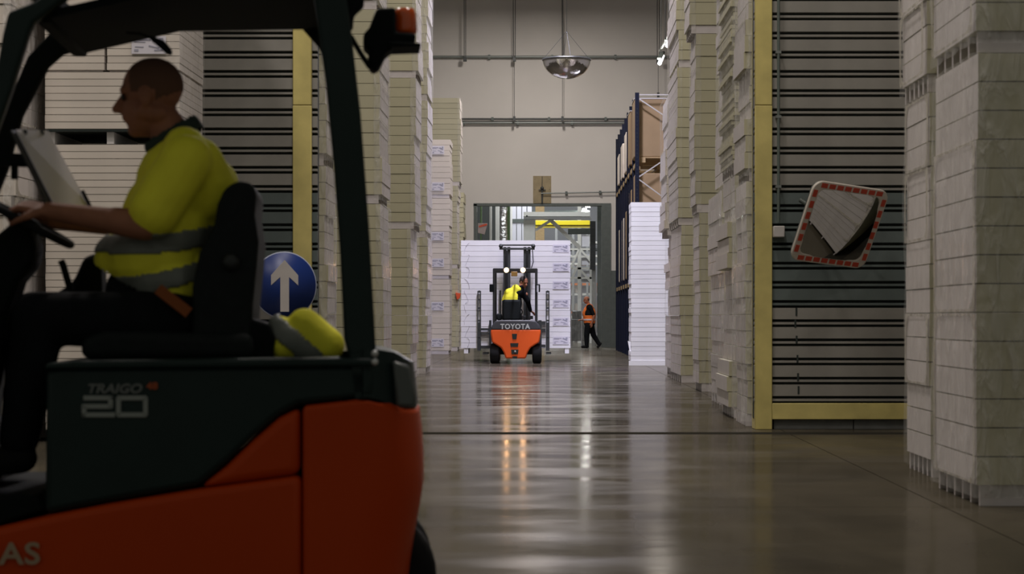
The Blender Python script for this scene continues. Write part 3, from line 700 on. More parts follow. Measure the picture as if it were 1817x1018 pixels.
# foil wrapped duct
fo = thing('foil_duct', 'crumpled silver foil duct behind the white posts in the doorway', 'duct', P(893, 618, 79)); 
def ff(u, v):
    a = u*2*PI; z = v*5.6; r_ = .17+.035*noise.noise(V((math.cos(a)*2, math.sin(a)*2, z*3))); return (r_*math.cos(a), r_*math.sin(a), z)
MB().grid(ff, 20, 70).build('foil', M_foil, fo)
hr = thing('rotor_hood', 'pale folded hood with an orange edge in the doorway corner', 'hood', P(856, 405, 70.5))
b = MB(); q = [(848, 396), (865, 396), (860, 416), (848, 413)]; o0 = hr.location
b.prism([((P(x, y, 70.5)-o0).x, (P(x, y, 70.5)-o0).z) for x, y in q], 0, .12); b.build('hood', mat('pale_pink', (.5, .40, .36), .6), hr, bevel=.01)
b = MB(); b.bar(P(850, 402, 70.5)-o0+V((0, -.02, 0)), P(864, 398, 70.5)-o0+V((0, -.02, 0)), .03, .06); b.build('edge', M_redthing, hr)
MB().bar((0, .06, P(0, 417, 70.5).z-o0.z+.02), (0, .06, -o0.z), .05).build('stand', M_gsteel, hr)
# truss rack behind, right
tr = thing('truss_frame', 'white diagonal truss frame with grey panes, right of the load', 'frame', P(1028, 620, 80)); t0 = tr.location
def tp(px, py, v=0): return P(px, py, 80)-t0+V((0, v, 0))
for a, c, w_ in (((1028, 362), (1028, 619), .14), ((1048, 405), (1048, 619), .08), ((1012, 478), (1028, 440), .12), ((1028, 440), (1047, 462), .09), ((1012, 442), (1050, 442), .10), ((1012, 476), (1050, 476), .08), ((1012, 493), (1050, 493), .08), ((1028, 476), (1048, 500), .07), ((1012, 500), (1028, 465), .07), ((1030, 412), (1047, 412), .05), ((1010, 455), (1048, 455), .05)):
    MB().bar(tp(*a), tp(*c), w_, .08).build('strut', M_wsteel, tr)
for y0 in (417, 450, 480): a = tp(1031, y0+20, .1); c = tp(1046, y0, .1); MB().box((a.x, a.y, a.z), (c.x, a.y+.02, c.z)).build('pane', M_clad, tr)
# shelves with pallets, orange beams
sh = thing('machine_rack', 'dark rack with orange beams and pale pallets, right of the load', 'rack', P(1020, 620, 84)); h0 = sh.location
def hp(px, py, v=0): return P(px, py, 84)-h0+V((0, v, 0))
for py, m_ in ((428, M_wsteel), (440, M_dark), (452, M_wsteel), (466, M_wsteel), (502, M_redthing), (520, M_wsteel), (552, M_redthing), (560, M_wsteel), (590, M_wsteel)):
    a = hp(975, py+4); c = hp(1075, py); MB().box((a.x, 0, a.z), (c.x, .9, c.z)).build('shelf', m_ if m_ != M_redthing else mat('beam_orange', (.65, .20, .06), .5), sh)
for px in (985, 1015, 1040, 1066): a = hp(px, 619); MB().box((a.x, -.02, a.z), (a.x+.1, .08, hp(0, 395).z)).build('upright', mat('upright_grey', (.3, .31, .3), .5), sh)
for i in range(9):
    a = hp(1012+(i % 3)*20, 519+(i//3)*31); MB().box((a.x, .05, a.z), (a.x+.42, .6, a.z+.28)).build('crate', mat('crate_%d' % (i % 3), ((.35, .32, .28), (.12, .12, .13), (.42, .30, .22))[i % 3], .7), sh)
for i in range(7):
    a = hp(1068, 430+i*25); MB().box((a.x, -.1, a.z), (a.x+.12, -.03, a.z+.25)).build('tag_plate', mat('tag_%d' % (i % 2), ((.55, .5, .55), (.32, .10, .14))[i % 2], .5), sh)
ca = thing('machine_cabinet', 'black machine cabinet on the floor behind the walking man', 'cabinet', P(1025, 612, 73)); 
MB().box((-.25, 0, .15), (.25, .4, .95)).build('body', M_cable, ca, bevel=.02); MB().box((-.2, .1, .95), (.15, .3, 1.25)).build('motor', M_dsteel, ca, bevel=.03)
for x in (-.2, .2): MB().box((x-.03, .1, P(0, 617, 73).z-ca.location.z-.02), (x+.03, .3, .15)).build('leg', M_steel, ca)
gd = thing('guard_fence', 'clear guard panels with thin grey posts, behind the walking man', 'fence', P(1013, 620, 70.0)); d0 = gd.location
d0z = -d0.z
hgt = P(0, 500, 70).z
for px in (1013, 1032, 1058): x = P(px, 0, 70).x-d0.x; MB().box((x-.02, 0, d0z), (x+.02, .04, d0z+hgt)).build('post', M_steel, gd)
for a, c in ((1013, 1032), (1032, 1058)):
    x0 = P(a, 0, 70).x-d0.x+.025; x1 = P(c, 0, 70).x-d0.x-.025; MB().box((x0, .015, d0z+.15), (x1, .022, d0z+hgt)).build('clear_panel', M_fence, gd)
for i, (px, py) in enumerate(((1043, 368), (1037, 373))):
    p = P(px, py, 86); o = thing('hall_lamp', ('upper round lamp glowing high in the hall beyond', 'lower round lamp glowing high in the hall beyond')[i], 'lamp', p, group='hall lamps')
    MB().lathe((0, 0, 0), (0, 0, 1), [(0, .10), (.05, .11), (.09, .08)], 16).build('lamp_shade', M_tube, o); MB().tube([(0, 0, .09), (0, 0, 14-p.z)], .012, 6).build('cord', M_cable, o)
    l = bpy.data.lights.new('lamp_light', 'POINT'); l.energy = 60; l.shadow_soft_size = .1; lo = bpy.data.objects.new('lamp_light', l); col.objects.link(lo); lo.parent = o; lo.location = (0, -.1, -.2)
tw = thing('roof_truss', 'pale roof truss members at the top of the doorway view', 'truss', P(960, 366, 86)); 
for dz_, m_ in ((0, M_wsteel), (.16, M_gsteel), (-.25, M_gsteel)): MB().box((-.6, 0, dz_), (2.1, .15, dz_+.08)).build('member', m_, tw)

# ================================================================= FAR FORKLIFT (seen from behind)
f2 = Fr(915, 44.7, 0); G = f2.T; s2 = S(44.7)
ft = thing('forklift', 'far orange forklift seen from behind with two glowing work lamps', 'forklift', f2.O)
def pz(py): return G(915, py).z
def ux(px): return (px-915)/s2
# counterweight: profile in x/z, lofted in depth
cw = [(870.5, 590), (871, 584), (959, 584), (959.5, 590), (957, 607), (949, 612), (941, 617), (936, 626), (933, 636), (897, 636), (894, 626), (889, 617), (881, 612), (872.5, 607)]
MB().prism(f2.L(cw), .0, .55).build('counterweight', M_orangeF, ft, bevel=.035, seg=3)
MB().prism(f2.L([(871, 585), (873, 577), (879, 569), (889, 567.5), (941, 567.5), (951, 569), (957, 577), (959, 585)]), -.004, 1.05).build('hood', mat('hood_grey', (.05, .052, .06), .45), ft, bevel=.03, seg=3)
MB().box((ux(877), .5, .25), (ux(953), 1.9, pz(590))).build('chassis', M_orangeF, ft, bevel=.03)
MB().box((ux(880), 1.05, pz(600)), (ux(950), 1.8, pz(589))).build('floor_plate', M_truckblack, ft)
MB().box((ux(878), .30, .2), (ux(952), .6, .5)).build('axle_housing', M_truckblack, ft)
for (x0, x1, y0, y1) in ((908.5, 917.5, 592, 601.5), (905.5, 920, 608.5, 615), (907, 920, 620, 628), (909, 918, 632, 636)):
    a = f2.L([(x0, y0), (x1, y0), (x1-1, y1), (x0+1, y1)]); MB().prism(a, -.012, .02).build('vent', M_gap, ft)
b = MB(); b.lathe(G(914, 624, -.014), (0, -1, 0), [(0, .03), (.02, .025)], 12); b.build('tow_pin', M_steel, ft)
text('lettering', 'TOYOTA', ft, G(914, 579.5, -.012), .160, M_text, sx=.92, bold=.006, spacing=1.14)
for x0, x1 in ((869, 886), (944.5, 961)):
    xc = (ux(x0)+ux(x1))/2; hw = (ux(x1)-ux(x0))/2; rr = .225; yc = .245
    t_ = MB(); t_.lathe((xc-hw, yc, rr), (1, 0, 0), [(0, rr*.7), (.01, rr*.93), (.04, rr), (2*hw-.04, rr), (2*hw-.01, rr*.93), (2*hw, rr*.7)], 28); o = t_.build('wheel', M_rubber, ft)
    MB().lathe((xc-hw-.005, yc, rr), (1, 0, 0), [(0, rr*.4), (.01, rr*.55), (2*hw, rr*.55), (2*hw+.01, rr*.4)], 20).build('rim', M_steel, o)
for sx in (-1, 1):
    xc = sx*.47; rr = .27; MB().lathe((xc-.09, 1.75, rr), (1, 0, 0), [(0, rr*.7), (.02, rr), (.16, rr), (.18, rr*.7)], 24).build('wheel', M_rubber, ft)
# guard
for px in (876.5, 951.5):
    sgn = -1 if px < 915 else 1
    MB().bar((ux(px)+.0*sgn, .10, pz(588)), (ux(px), .16, pz(479)), .06, .07).build('guard_post', M_dsteel, ft, bevel=.01)
    MB().bar((ux(px), 1.75, pz(600)), (ux(px), 1.55, pz(479)), .05, .06).build('guard_post', M_dsteel, ft, bevel=.01)
    MB().bar((ux(px), .13, pz(479)), (ux(px), 1.58, pz(479)), .06, .07).build('roof_rail', M_dsteel, ft, bevel=.01)
MB().bar((ux(875), .16, pz(479)), (ux(953), .16, pz(479)), .07, .09).build('roof_rail', M_dsteel, ft, bevel=.01)
MB().bar((ux(875), 1.55, pz(479)), (ux(953), 1.55, pz(479)), .07, .06).build('roof_rail', M_dsteel, ft, bevel=.01)
for i in range(5): MB().bar((ux(884+i*15.5), .16, pz(477.5)), (ux(884+i*15.5), 1.55, pz(477.5)), .035, .02).build('roof_slat', M_dsteel, ft)
for px in (898.5, 928):
    o = MB().lathe(G(px, 479, .04), (0, 1, 0), [(0, .052), (.06, .055), (.09, .03)], 16).build('work_lamp', M_dsteel, ft)
    MB().lathe(G(px, 479, .035), (0, -1, 0), [(0, .055), (.012, .042), (.016, .01)], 16).build('lens', M_bulb, o)
    l = bpy.data.lights.new('lamp_light', 'SPOT'); l.energy = 10; l.color = (1, .55, .28); l.shadow_soft_size = .04; l.spot_size = 2.4; l.spot_blend = .8
    lo = bpy.data.objects.new('lamp_light', l); col.objects.link(lo); lo.parent = ft; q = G(px, 479, -.03); lo.location = q; lo.rotation_euler = (PI/2-.45, 0, PI)
MB().box((ux(907), .02, pz(490)), (ux(918), .10, pz(481.5))).build('beacon_box', mat('amber_dull', (.30, .17, .04), .4), ft, bevel=.01)
for px, w_ in ((875.5, 4), (951.5, 4)):
    s_ = -1 if px < 915 else 1
    o = MB().box((ux(px+s_*3)-.05, .0, pz(518)), (ux(px+s_*3)+.05, .06, pz(504))).build('side_mirror', M_truckblack, ft, bevel=.015)
    if s_ > 0: MB().box((ux(px+2.5)-.02, -.01, pz(518)), (ux(px+2.5)+.025, .0, pz(506))).build('mirror_glass', M_lens, o)
# mast
for x0, x1 in ((890, 895.5), (897.5, 903), (927.5, 933), (935, 940.5)):
    MB().box((ux(x0), 2.0, .2), (ux(x1), 2.12, G(915, 438, 2.0).z)).build('mast_rail', M_cable, ft, bevel=.006)
zt_ = lambda py: G(915, py, 2.0).z
for y0, y1, x0, x1 in ((433.5, 435.5, 887, 944), (439.5, 443, 884, 947), (560, 566, 887, 944)):
    MB().box((ux(x0)*1.04, 1.95, zt_(y1)), (ux(x1)*1.04, 2.05, zt_(y0))).build('mast_crossbar', M_cable, ft, bevel=.006)
for px in (887, 944): MB().lathe((ux(px)*1.05, 1.94, zt_(436.5)), (0, 1, 0), [(0, .05), (.1, .05)], 16).build('roller', M_cable, ft)
for px in (897, 934): MB().tube([(ux(px)*1.04, 1.93, .5), (ux(px)*1.04, 1.93, zt_(444))], .03, 10).build('lift_cylinder', M_dsteel, ft)
MB().tube([(ux(943)*1.04, 1.93, zt_(443)), (ux(944)*1.05, 1.9, zt_(465)), (ux(940)*1.04, 1.9, zt_(480))], .012, 6).build('hose', M_rubber, ft)
# wide load clamp carriage
cv = 2.35
def cx_(px): return G(px, 560, cv).x
def cz_(py): return G(915, py, cv).z
for x0, x1 in ((847, 853.5), (968.5, 975)):
    b = MB(); xa, xb = cx_(x0), cx_(x1); z0, z1 = cz_(622), cz_(516); w_ = .022
    b.box((xa, cv, z0), (xa+w_, cv+.05, z1)); b.box((xb-w_, cv, z0), (xb, cv+.05, z1))
    for z in (z0, cz_(598), cz_(585), cz_(570), cz_(548), cz_(533), z1-.04): b.box((xa+w_, cv, z), (xb-w_, cv+.05, z+.05 if z < cz_(571) or z > z1-.1 else z+.04))
    b.box((xa+w_, cv+.01, z0), (xb-w_, cv+.04, cz_(572)))
    b.build('clamp_arm', M_cable, ft)
for (x0, x1, y0, y1) in ((853, 886, 582, 586), (853, 886, 591, 593), (853, 886, 613, 618), (944, 968, 570, 576), (944, 968, 583, 588), (944, 968, 611, 616), (880, 950, 600, 606)):
    MB().box((cx_(x0), cv, cz_(y1)), (cx_(x1), cv+.05, cz_(y0))).build('carriage_bar', M_cable, ft)
for x0, x1 in ((868, 872), (955, 961), (886, 889)): MB().box((cx_(x0), cv-.02, cz_(612)), (cx_(x1), cv+.04, cz_(568 if x0 > 900 or x0 < 880 else 515))).build('carriage_upright', M_cable, ft)
for x0 in (-.75, -.3, .3, .75): MB().box((x0-.06, cv+.02, .165), (x0+.06, cv+1.3, .20)).build('fork', M_cable, ft)
# seat and controls
b = MB(); b.box((ux(890), .62, pz(569)), (ux(924), .76, pz(531))); b.build('seat_back', M_seat, ft, bevel=.05, seg=3)
MB().box((ux(890), .7, pz(572)), (ux(924), 1.2, pz(562))).build('seat', M_seat, ft, bevel=.04, seg=3)
MB().box((ux(880), .65, pz(568)), (ux(889), 1.1, pz(556))).build('armrest', M_seat, ft, bevel=.03)
MB().bar((ux(915), 1.62, pz(590)), (ux(913), 1.42, pz(556)), .12, .1).build('steering_column', M_truckblack, ft)
b = MB(); b.tube([V((ux(913)+.16*math.cos(t), 1.40+.10*math.sin(t), pz(553)+.11*math.sin(t))) for t in [i*PI/10 for i in range(21)]], .014, 8); b.build('steering_wheel', M_rubber, ft)

# load carried by the far forklift
yL = 44.7+cv+.06+.02; sL = S(yL)
Lx0, Lx1 = (818-VX)/sL, (1012-VX)/sL
lo_ = bundle('wide white load of labelled panels carried by the far forklift', Lx0, Lx1, yL, yL+1.2, .14+.0, 1, .1, mat_=M_white, feet=.0, nf=2, side=0, name='panel_load')
for ch in list(lo_.children): bpy.data.objects.remove(ch)
lo_.rotation_euler = (0, 0, 0)
hx = (Lx1-Lx0)/2; z0 = H+(VY-617.5)/sL-.14; ztop = H+(VY-426)/sL-.14; n = 20; tt = (ztop-z0)/n
bmL = MB().box((-hx, -.6, .0015), (hx, .6, tt-.0045)).mesh('board', M_white)
for i in range(n): link('board', bmL, lo_).location = (R.uniform(-.006, .006), R.uniform(0, .008), z0+i*tt)
for px in (827, 1006):
    x = (px-VX)/sL-(Lx0+Lx1)/2; MB().box((x-.05, -.58, z0-.125), (x+.05, .58, z0)).build('foot', M_white, lo_)
lmL = label_mesh(.38, .19)
for py in (441, 474, 506, 538.5, 570.5, 604): link('label', lmL, lo_).location = ((995-VX)/sL-(Lx0+Lx1)/2, -.602, H+(VY-py)/sL-.14)
sm = MB()
for i in range(9):
    zc = z0+(i+.8)*tt*2.2; pts = [(-hx+.14+.06*math.sin(q*.6+i), -.606, zc-.02*q*q*.5+.02) for q in range(6)]
    sm.tube(pts, .004, 4)
tag(sm.build('film_creases', mat('crease_grey', (.62, .60, .64), .5), lo_), kind='stuff')

# far driver
dr = thing('person', 'driver in black sweater and yellow vest seated on the far forklift', 'person', f2.O)
dv = .98
def D(px, py, v=dv): return G(px, py, v)
sd = S(44.7+dv)
hc = D(929.5, 500.5, 1.0)
fh = V((.55, -.62, -.32)); 
body = head_prims(hc, fh, (0, 0, 1), 1.08)+[cap(D(924, 509), D(926, 503, 1.0), .055, .05)]
body += hand_prims(D(942, 552, 1.25), (.5, .5, -.3), (0, 0, 1), 1, .5)+[cap(D(939, 543, 1.15), D(942, 552, 1.25), .035, .028)]
body += hand_prims(D(905, 553, 1.35), (.3, .9, .0), (0, 0, 1), -1, .6)+[cap(D(898, 546, 1.15), D(905, 553, 1.35), .035, .028), ell(D(912, 535), (.13, .10, .25)), cap(D(924, 512), D(914, 525), .05, .1), cap(D(914, 525), D(902, 522), .05, .05), cap(D(902, 522), D(898, 546, 1.15), .045, .035), cap(D(914, 525), D(933, 522), .05, .05), cap(D(933, 522), D(939, 543, 1.15), .045, .035)]
fuse('body', body, M_skin, dr, .010, 2)
f_, u_, s_, Mx = frame3(fh, (0, 0, 1))
fuse('hair', [ell(hc-f_*.022+u_*.045, (.091, .112, .092), Mx), ell(hc-f_*.045+u_*.0, (.088, .077, .098), Mx)], M_hair, dr, .010, 2, keep=lambda p: (p-hc).dot(f_) < .052 and (p-hc).dot(u_) > -.05-(.3*(p-hc).dot(f_)) )
eyes(hc, fh, (0, 0, 1), dr, .98)
sw = [ell(D(911, 537), (.20, .14, .30)), cap(D(904, 521), D(924, 519), .10, .10), cap(D(903, 522), D(896, 538, 1.05), .08, .062), cap(D(896, 538, 1.05), D(903, 552, 1.32), .06, .042),
      cap(D(927, 518), D(936, 533, 1.02), .085, .065), cap(D(936, 533, 1.02), D(941, 550, 1.22), .062, .042), cap(D(922, 512), D(925, 509), .07, .062)]
fuse('sweater', sw, M_black, dr, .012, 3)
ve = fuse('vest', [ell(D(909, 535), (.20, .150, .31)), cap(D(903, 520), D(920, 514), .10, .085), cap(D(902, 523), D(898, 532), .09, .09), cap(D(915, 512), D(912, 530), .09, .1)], M_hivis, dr, .012, 3,
          keep=lambda p: p.z > pz(541) and p.x < ux(923.5)+(p.z-pz(520))*-.0 and not (p.x > ux(918) and p.z < pz(518)))
mo = ve.modifiers.new('s', 'SOLIDIFY'); mo.thickness = .01; mo.offset = 1
shell('reflective_band', ve, lambda p: pz(536.5) < p.z < pz(532.5), .012, mat('tape_bright', (.45, .47, .45), .4), dr)
fuse('trousers', [ell(D(911, 560), (.19, .16, .13)), cap(D(904, 562), D(901, 560, 1.40), .09, .07), cap(D(918, 562), D(921, 560, 1.42), .09, .07), cap(D(901, 560, 1.40), D(901, 590, 1.55), .068, .05), cap(D(921, 560, 1.42), D(922, 590, 1.55), .068, .05)], M_black, dr, .014, 3)
for px in (901, 922): fuse('shoe', [cap(D(px, 589, 1.55)+V((0, -.03, 0)), D(px, 589, 1.55)+V((0, .15, -.0)), .045, .038)], M_rubber, dr, .012, 2)

# walking man
yK = 67.0; wk = thing('person', 'bald man in orange vest and black clothes walking past the doorway', 'person', V(((1050-VX)/S(yK), yK, 0)))
fk = Fr(1050, yK, 0); K = fk.T; zs = 55.5
wk.location.z = 0; gz = K(1050, 617).z
def W(px, py, v=0): q = K(px, py, v); return V((q.x, q.y, q.z-gz+.0))
hk = W(1040.5, 531.5); fK = V((-1, -.25, -.15))
kb = head_prims(hk, fK, (0, 0, 1), 1.0)+[cap(W(1045, 541), W(1042, 534), .06, .055), ell(W(1046, 556), (.12, .14, .28)),
     cap(W(1048, 546, -.18), W(1054, 560, -.22), .05, .042), cap(W(1054, 560, -.22), W(1050, 573, -.22), .042, .032), cap(W(1046, 546), W(1048, 546, -.18), .07, .06),
     cap(W(1044, 546, .16), W(1042, 561, .18), .05, .04), cap(W(1042, 561, .18), W(1033, 567, .12), .04, .03), cap(W(1046, 546), W(1044, 546, .16), .07, .06)]
kb += hand_prims(W(1050, 573, -.22), (-.1, 0, -1), (.2, -1, 0), 1, .35)+hand_prims(W(1033, 567, .12), (-1, -.3, .1), (0, 0, 1), 1, .5)
fuse('body', kb, M_skin, wk, .012, 2)
f_2, u_2, s_2, Mx2 = frame3(fK, (0, 0, 1))
fuse('hair', [ell(hk-f_2*.03+u_2*.01, (.080, .082, .07), Mx2)], mat('hair_brown', (.09, .05, .035), .8), wk, .010, 2, keep=lambda p: (p-hk).dot(f_2) < -.01 and (p-hk).dot(u_2) > -.06)
eyes(hk, fK, (0, 0, 1), wk)
MB().tube([hk+f_2*.095+s_2*q*.05*1+u_2*.006 for q in (-1, -.5, 0, .5, 1)], .006, 6).build('glasses', M_dsteel, wk)
fuse('shirt', [ell(W(1046, 556), (.20, .19, .31)), cap(W(1048, 545, -.17), W(1053, 557, -.21), .072, .058), cap(W(1044, 545, .15), W(1042, 557, .18), .07, .055), cap(W(1046, 545, -.12), W(1046, 545, .12), .085, .085)], M_black, wk, .013, 3)
vk = fuse('vest', [ell(W(1045.5, 557), (.225, .215, .31)), cap(W(1046, 545, -.10), W(1046, 545, .10), .13, .13), cap(W(1045.5, 560), W(1046, 569), .205, .205)], M_hivisO, wk, .013, 3,
          keep=lambda p: W(0, 574).z < p.z and not (p.z > W(0, 559).z and abs(p.y) > .155 and True))
vk.modifiers.new('s', 'SOLIDIFY').thickness = .01
shell('reflective_band', vk, lambda p: W(0, 568).z < p.z < W(0, 565.5).z, .01, M_label, wk)
fuse('trousers', [ell(W(1046, 573), (.19, .19, .14)), cap(W(1044, 576, -.09), W(1041, 594, -.1), .125, .092), cap(W(1041, 594, -.1), W(1041, 612, -.1), .090, .072), cap(W(1048, 576, .09), W(1053, 594, .09), .125, .090), cap(W(1053, 594, .09), W(1063, 610, .09), .088, .07)], M_black, wk, .013, 3)
fuse('shoe', [cap(W(1042, 614, -.1), W(1033.5, 614.8, -.1), .06, .048)], M_rubber, wk, .012, 2)
fuse('shoe', [cap(W(1065, 609, .09), W(1061, 614.6, .09), .055, .045)], M_rubber, wk, .012, 2)

# ================================================================= NEAR FORKLIFT (side on, blurred foreground)
f1 = Fr(640, 6.31, .091); T = f1.T
nf = thing('forklift', 'near orange and charcoal forklift seen side on, amber beacon behind its guard', 'forklift', f1.O, f1.th)
Wd = 1.02
side_lo = [(-330, 1000), (-330, 985), (-100, 958), (0, 935), (100, 912), (200, 893), (352, 868), (440, 856), (535, 843), (535, 1100), (-330, 1100)]
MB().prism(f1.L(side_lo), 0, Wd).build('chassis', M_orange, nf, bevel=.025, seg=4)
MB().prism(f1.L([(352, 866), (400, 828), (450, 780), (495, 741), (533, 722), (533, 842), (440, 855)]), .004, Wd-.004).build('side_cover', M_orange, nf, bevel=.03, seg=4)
# charcoal battery cover
MB().prism(f1.L([(80, 658), (110, 652), (600, 648), (664, 652), (664, 704), (530, 718), (495, 737), (450, 775), (400, 823), (352, 862), (200, 889), (100, 908), (78, 912)]), .012, Wd-.012).build('battery_cover', M_truckdark, nf, bevel=.02, seg=3)
MB().prism(f1.L([(78, 655), (82, 644), (130, 640), (600, 634), (662, 636), (664, 650)]), -.005, Wd).build('hood', M_truckdark, nf, bevel=.012, seg=3)
MB().prism(f1.L([(-330, 985), (-330, 880), (60, 880), (78, 905), (0, 931), (-100, 953)]), .03, Wd-.03).build('step_housing', M_truckblack, nf, bevel=.01)
MB().prism(f1.L([(-300, 900), (-300, 780), (-80, 760), (-60, 880), (-60, 900)]), .05, Wd-.05).build('footwell_front', M_truckblack, nf, bevel=.02)
# lofted counterweight and its charcoal cap
def loft(name, m, zlo, zhi, us, ur, nz, off=0):
    b = MB(); rc = .20
    # normalised plan: straight side, round rear corner, rear face, corner, far side
    def outline(L, W_):
        o = [(max(L-rc, .01)*q/8, off) for q in range(8)]
        for q in range(9): a = -PI/2+q*PI/16; o.append((L-rc+rc*math.cos(a), rc+rc*math.sin(a)+off*(1-q/8)))
        o.append((L+.015, W_/2))
        for q in range(9): a = q*PI/16; o.append((L-rc+rc*math.cos(a), W_-rc+rc*math.sin(a)-off*(q/8)))
        o += [(max(L-rc, .01)*q/8, W_-off) for q in range(7, -1, -1)]; return o
    rings = []
    for i in range(nz+1):
        t_ = i/nz; z_m = zlo(.2)+(zhi(.2)-zlo(.2))*t_; o = outline(ur(z_m)-us, Wd)
        rings.append([(us+u, v, zlo(us+u)+(zhi(us+u)-zlo(us+u))*t_) for u, v in o])
    n_ = len(rings[0]); vs = [p for r_ in rings for p in r_]
    f = [(i*n_+j, i*n_+(j+1) % n_, (i+1)*n_+(j+1) % n_, (i+1)*n_+j) for i in range(nz) for j in range(n_)]
    f += [tuple(range(n_))[::-1], tuple(nz*n_+j for j in range(n_))]
    b.add(vs, f, 0, True); o = b.build(name, m, nf, bevel=.018, seg=3); return o
def interp(tab, x):
    for (a, ya), (c, yc) in zip(tab, tab[1:]):
        if x <= c: return ya+(yc-ya)*max(0, min(1, (x-a)/(c-a)))
    return tab[-1][1]
uu = lambda px: T(px, 800).x
zz_ = lambda py: T(640, py).z
top_o = [(uu(537), zz_(720)), (uu(600), zz_(713)), (uu(662), zz_(705)), (uu(690), zz_(720)), (uu(702), zz_(727)), (uu(760), zz_(728))]
rear_o = [(zz_(1120), uu(718)), (zz_(1018), uu(729)), (zz_(960), uu(738)), (zz_(880), uu(753)), (zz_(800), uu(752)), (zz_(727), uu(744))]
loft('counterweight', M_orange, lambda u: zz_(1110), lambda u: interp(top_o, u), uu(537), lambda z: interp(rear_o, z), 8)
top_d = [(uu(600), zz_(634)), (uu(662), zz_(618)), (uu(700), zz_(625)), (uu(735), zz_(645)), (uu(745), zz_(650))]
loft('rear_cowl', M_truckdark, lambda u: interp(top_o, u)+.002, lambda u: interp(top_d, u), uu(640), lambda z: interp([(zz_(727), uu(742)), (zz_(650), uu(733))], z), 4, off=.012)
MB().prism(f1.L([(697, 640), (728, 650), (738, 700), (738, 722), (704, 722)], -.004), .03, .06).build('tail_lamp', mat('smoked_lens', (.10, .11, .11), .3), nf, bevel=.01)
for py in (627, 642): MB().lathe(T(665, py, -.045), (0, -1, 0), [(0, .011), (.005, .010), (.008, .004)], 14).build('bolt', mat('bolt_bright', (.7, .7, .72), .3, metal=.6), nf)
# wheels
wc = T(667, 1022, .25)
for v0 in (.22, Wd-.40):
    rr = .200; t_ = MB(); t_.lathe((wc.x, v0, rr), (0, 1, 0), [(0, rr*.68), (.01, rr*.93), (.04, rr), (.14, rr), (.17, rr*.93), (.18, rr*.68)], 36); o = t_.build('wheel', M_rubber, nf)
    MB().lathe((wc.x, v0-.005, rr), (0, 1, 0), [(0, rr*.3), (.02, rr*.5), (.03, rr*.62), (.16, rr*.62), (.19, rr*.3)], 24).build('rim', M_steel, o)
    rr = .29; t_ = MB(); t_.lathe((T(-200, 1022).x, v0, rr), (0, 1, 0), [(0, rr*.68), (.02, rr), (.16, rr), (.18, rr*.68)], 36); o = t_.build('wheel', M_rubber, nf)
for v0 in (.12, Wd-.22): MB().box((T(-345, 0).x, v0, .1), (T(-318, 0).x, v0+.1, 2.1)).build('mast_rail', M_cable, nf)
# lettering
def strokes(segs, w_, m, v=.006):
    b = MB()
    for (x0, y0, x1, y1) in segs:
        b.prism(f1.L([(x0-w_/2, y0-w_/2), (x1+w_/2, y0-w_/2), (x1+w_/2, y1+w_/2), (x0-w_/2, y1+w_/2)], v), v, v+.008)
    return b.build('lettering', m, nf, bevel=.002)
strokes([(152, 706, 196, 706), (196, 706, 196, 720), (150, 721, 194, 721), (149, 722, 149, 736), (149, 736, 200, 736)], 8.5, M_textd)
strokes([(212, 706, 256, 706), (258, 709, 258, 733), (212, 736, 256, 736), (210, 709, 210, 733)], 8.5, M_textd)
text('lettering', 'TRAIGO', nf, T(202, 690, .004), .040, mat('lettering_dim', (.16, .17, .17), .5), sx=1.15, bold=.0012, shear=.25)
text('lettering', '48', nf, T(270, 685, .004), .030, mat('lettering_orange', (.40, .07, .01), .5), sx=1.15, bold=.001)
text('lettering', 'SAS', nf, T(20, 984, -.012), .095, mat('lettering_peach', (.42, .30, .20), .5), sx=1.15, bold=.002, spacing=1.05)
# overhead guard: near and far side frames, each one bent beam
def gframe(v, near):
    gb = 'guard_post'
    if near:
        k_ = lambda px, py: (px, py)
        rear = [(620, 640), (610, 600), (603, 450), (592, 300), (578, 150), (556, -10), (500, -37), (300, -40), (120, -5), (60, 40), (50, 62), (20, 160), (-30, 300), (-120, 560), (-150, 760), (-180, 760), (-150, 540), (-50, 260), (-8, 130), (4, 60), (14, 20), (60, 3), (110, -35), (300, -82), (560, -80), (610, -40), (624, 60), (640, 200), (655, 400), (664, 560), (668, 640)]
        MB().prism(f1.L(rear, v), v, v+.06).build('guard_frame', M_truckdark, nf, bevel=.014, seg=3)
    else:
        # far side frame, read at its own depth
        inn = [(640, 640), (622, 560), (610, 450), (600, 320), (585, 160), (568, 85), (530, 42), (340, 39), (220, 62), (110, 95), (84, 118), (38, 206), (12, 300), (-60, 480), (-120, 640), (-160, 640), (-105, 470), (-30, 290), (6, 200), (48, 100), (90, 55), (200, 20), (340, -2), (540, -2), (600, 40), (622, 100), (640, 320), (650, 450), (660, 560), (668, 640)]
        MB().prism(f1.L(inn, v), v, v+.06).build('guard_frame', M_truckblack, nf, bevel=.014, seg=3)
gframe(.03, True); gframe(.90, False)
# roof cross members
for px, py in ((70, -8), (160, -40), (250, -55), (340, -60), (430, -60), (520, -60), (590, -50)):
    a = T(px, py, .08); 
    MB().bar((a.x, .08, a.z+.01), (a.x+.03, .93, a.z-.0), .07, .03).build('roof_slat', M_truckblack, nf)
a = T(60, 20, .05)
MB().box((a.x, .08, a.z-.03), (a.x+.05, .92, a.z+.03)).build('roof_front_bar', M_truckblack, nf, bevel=.01)
MB().prism(f1.L([(90, 60), (300, 12), (560, 10), (560, 22), (300, 26), (100, 72)], .5), .07, .90).build('roof_panel', M_truckblack, nf)
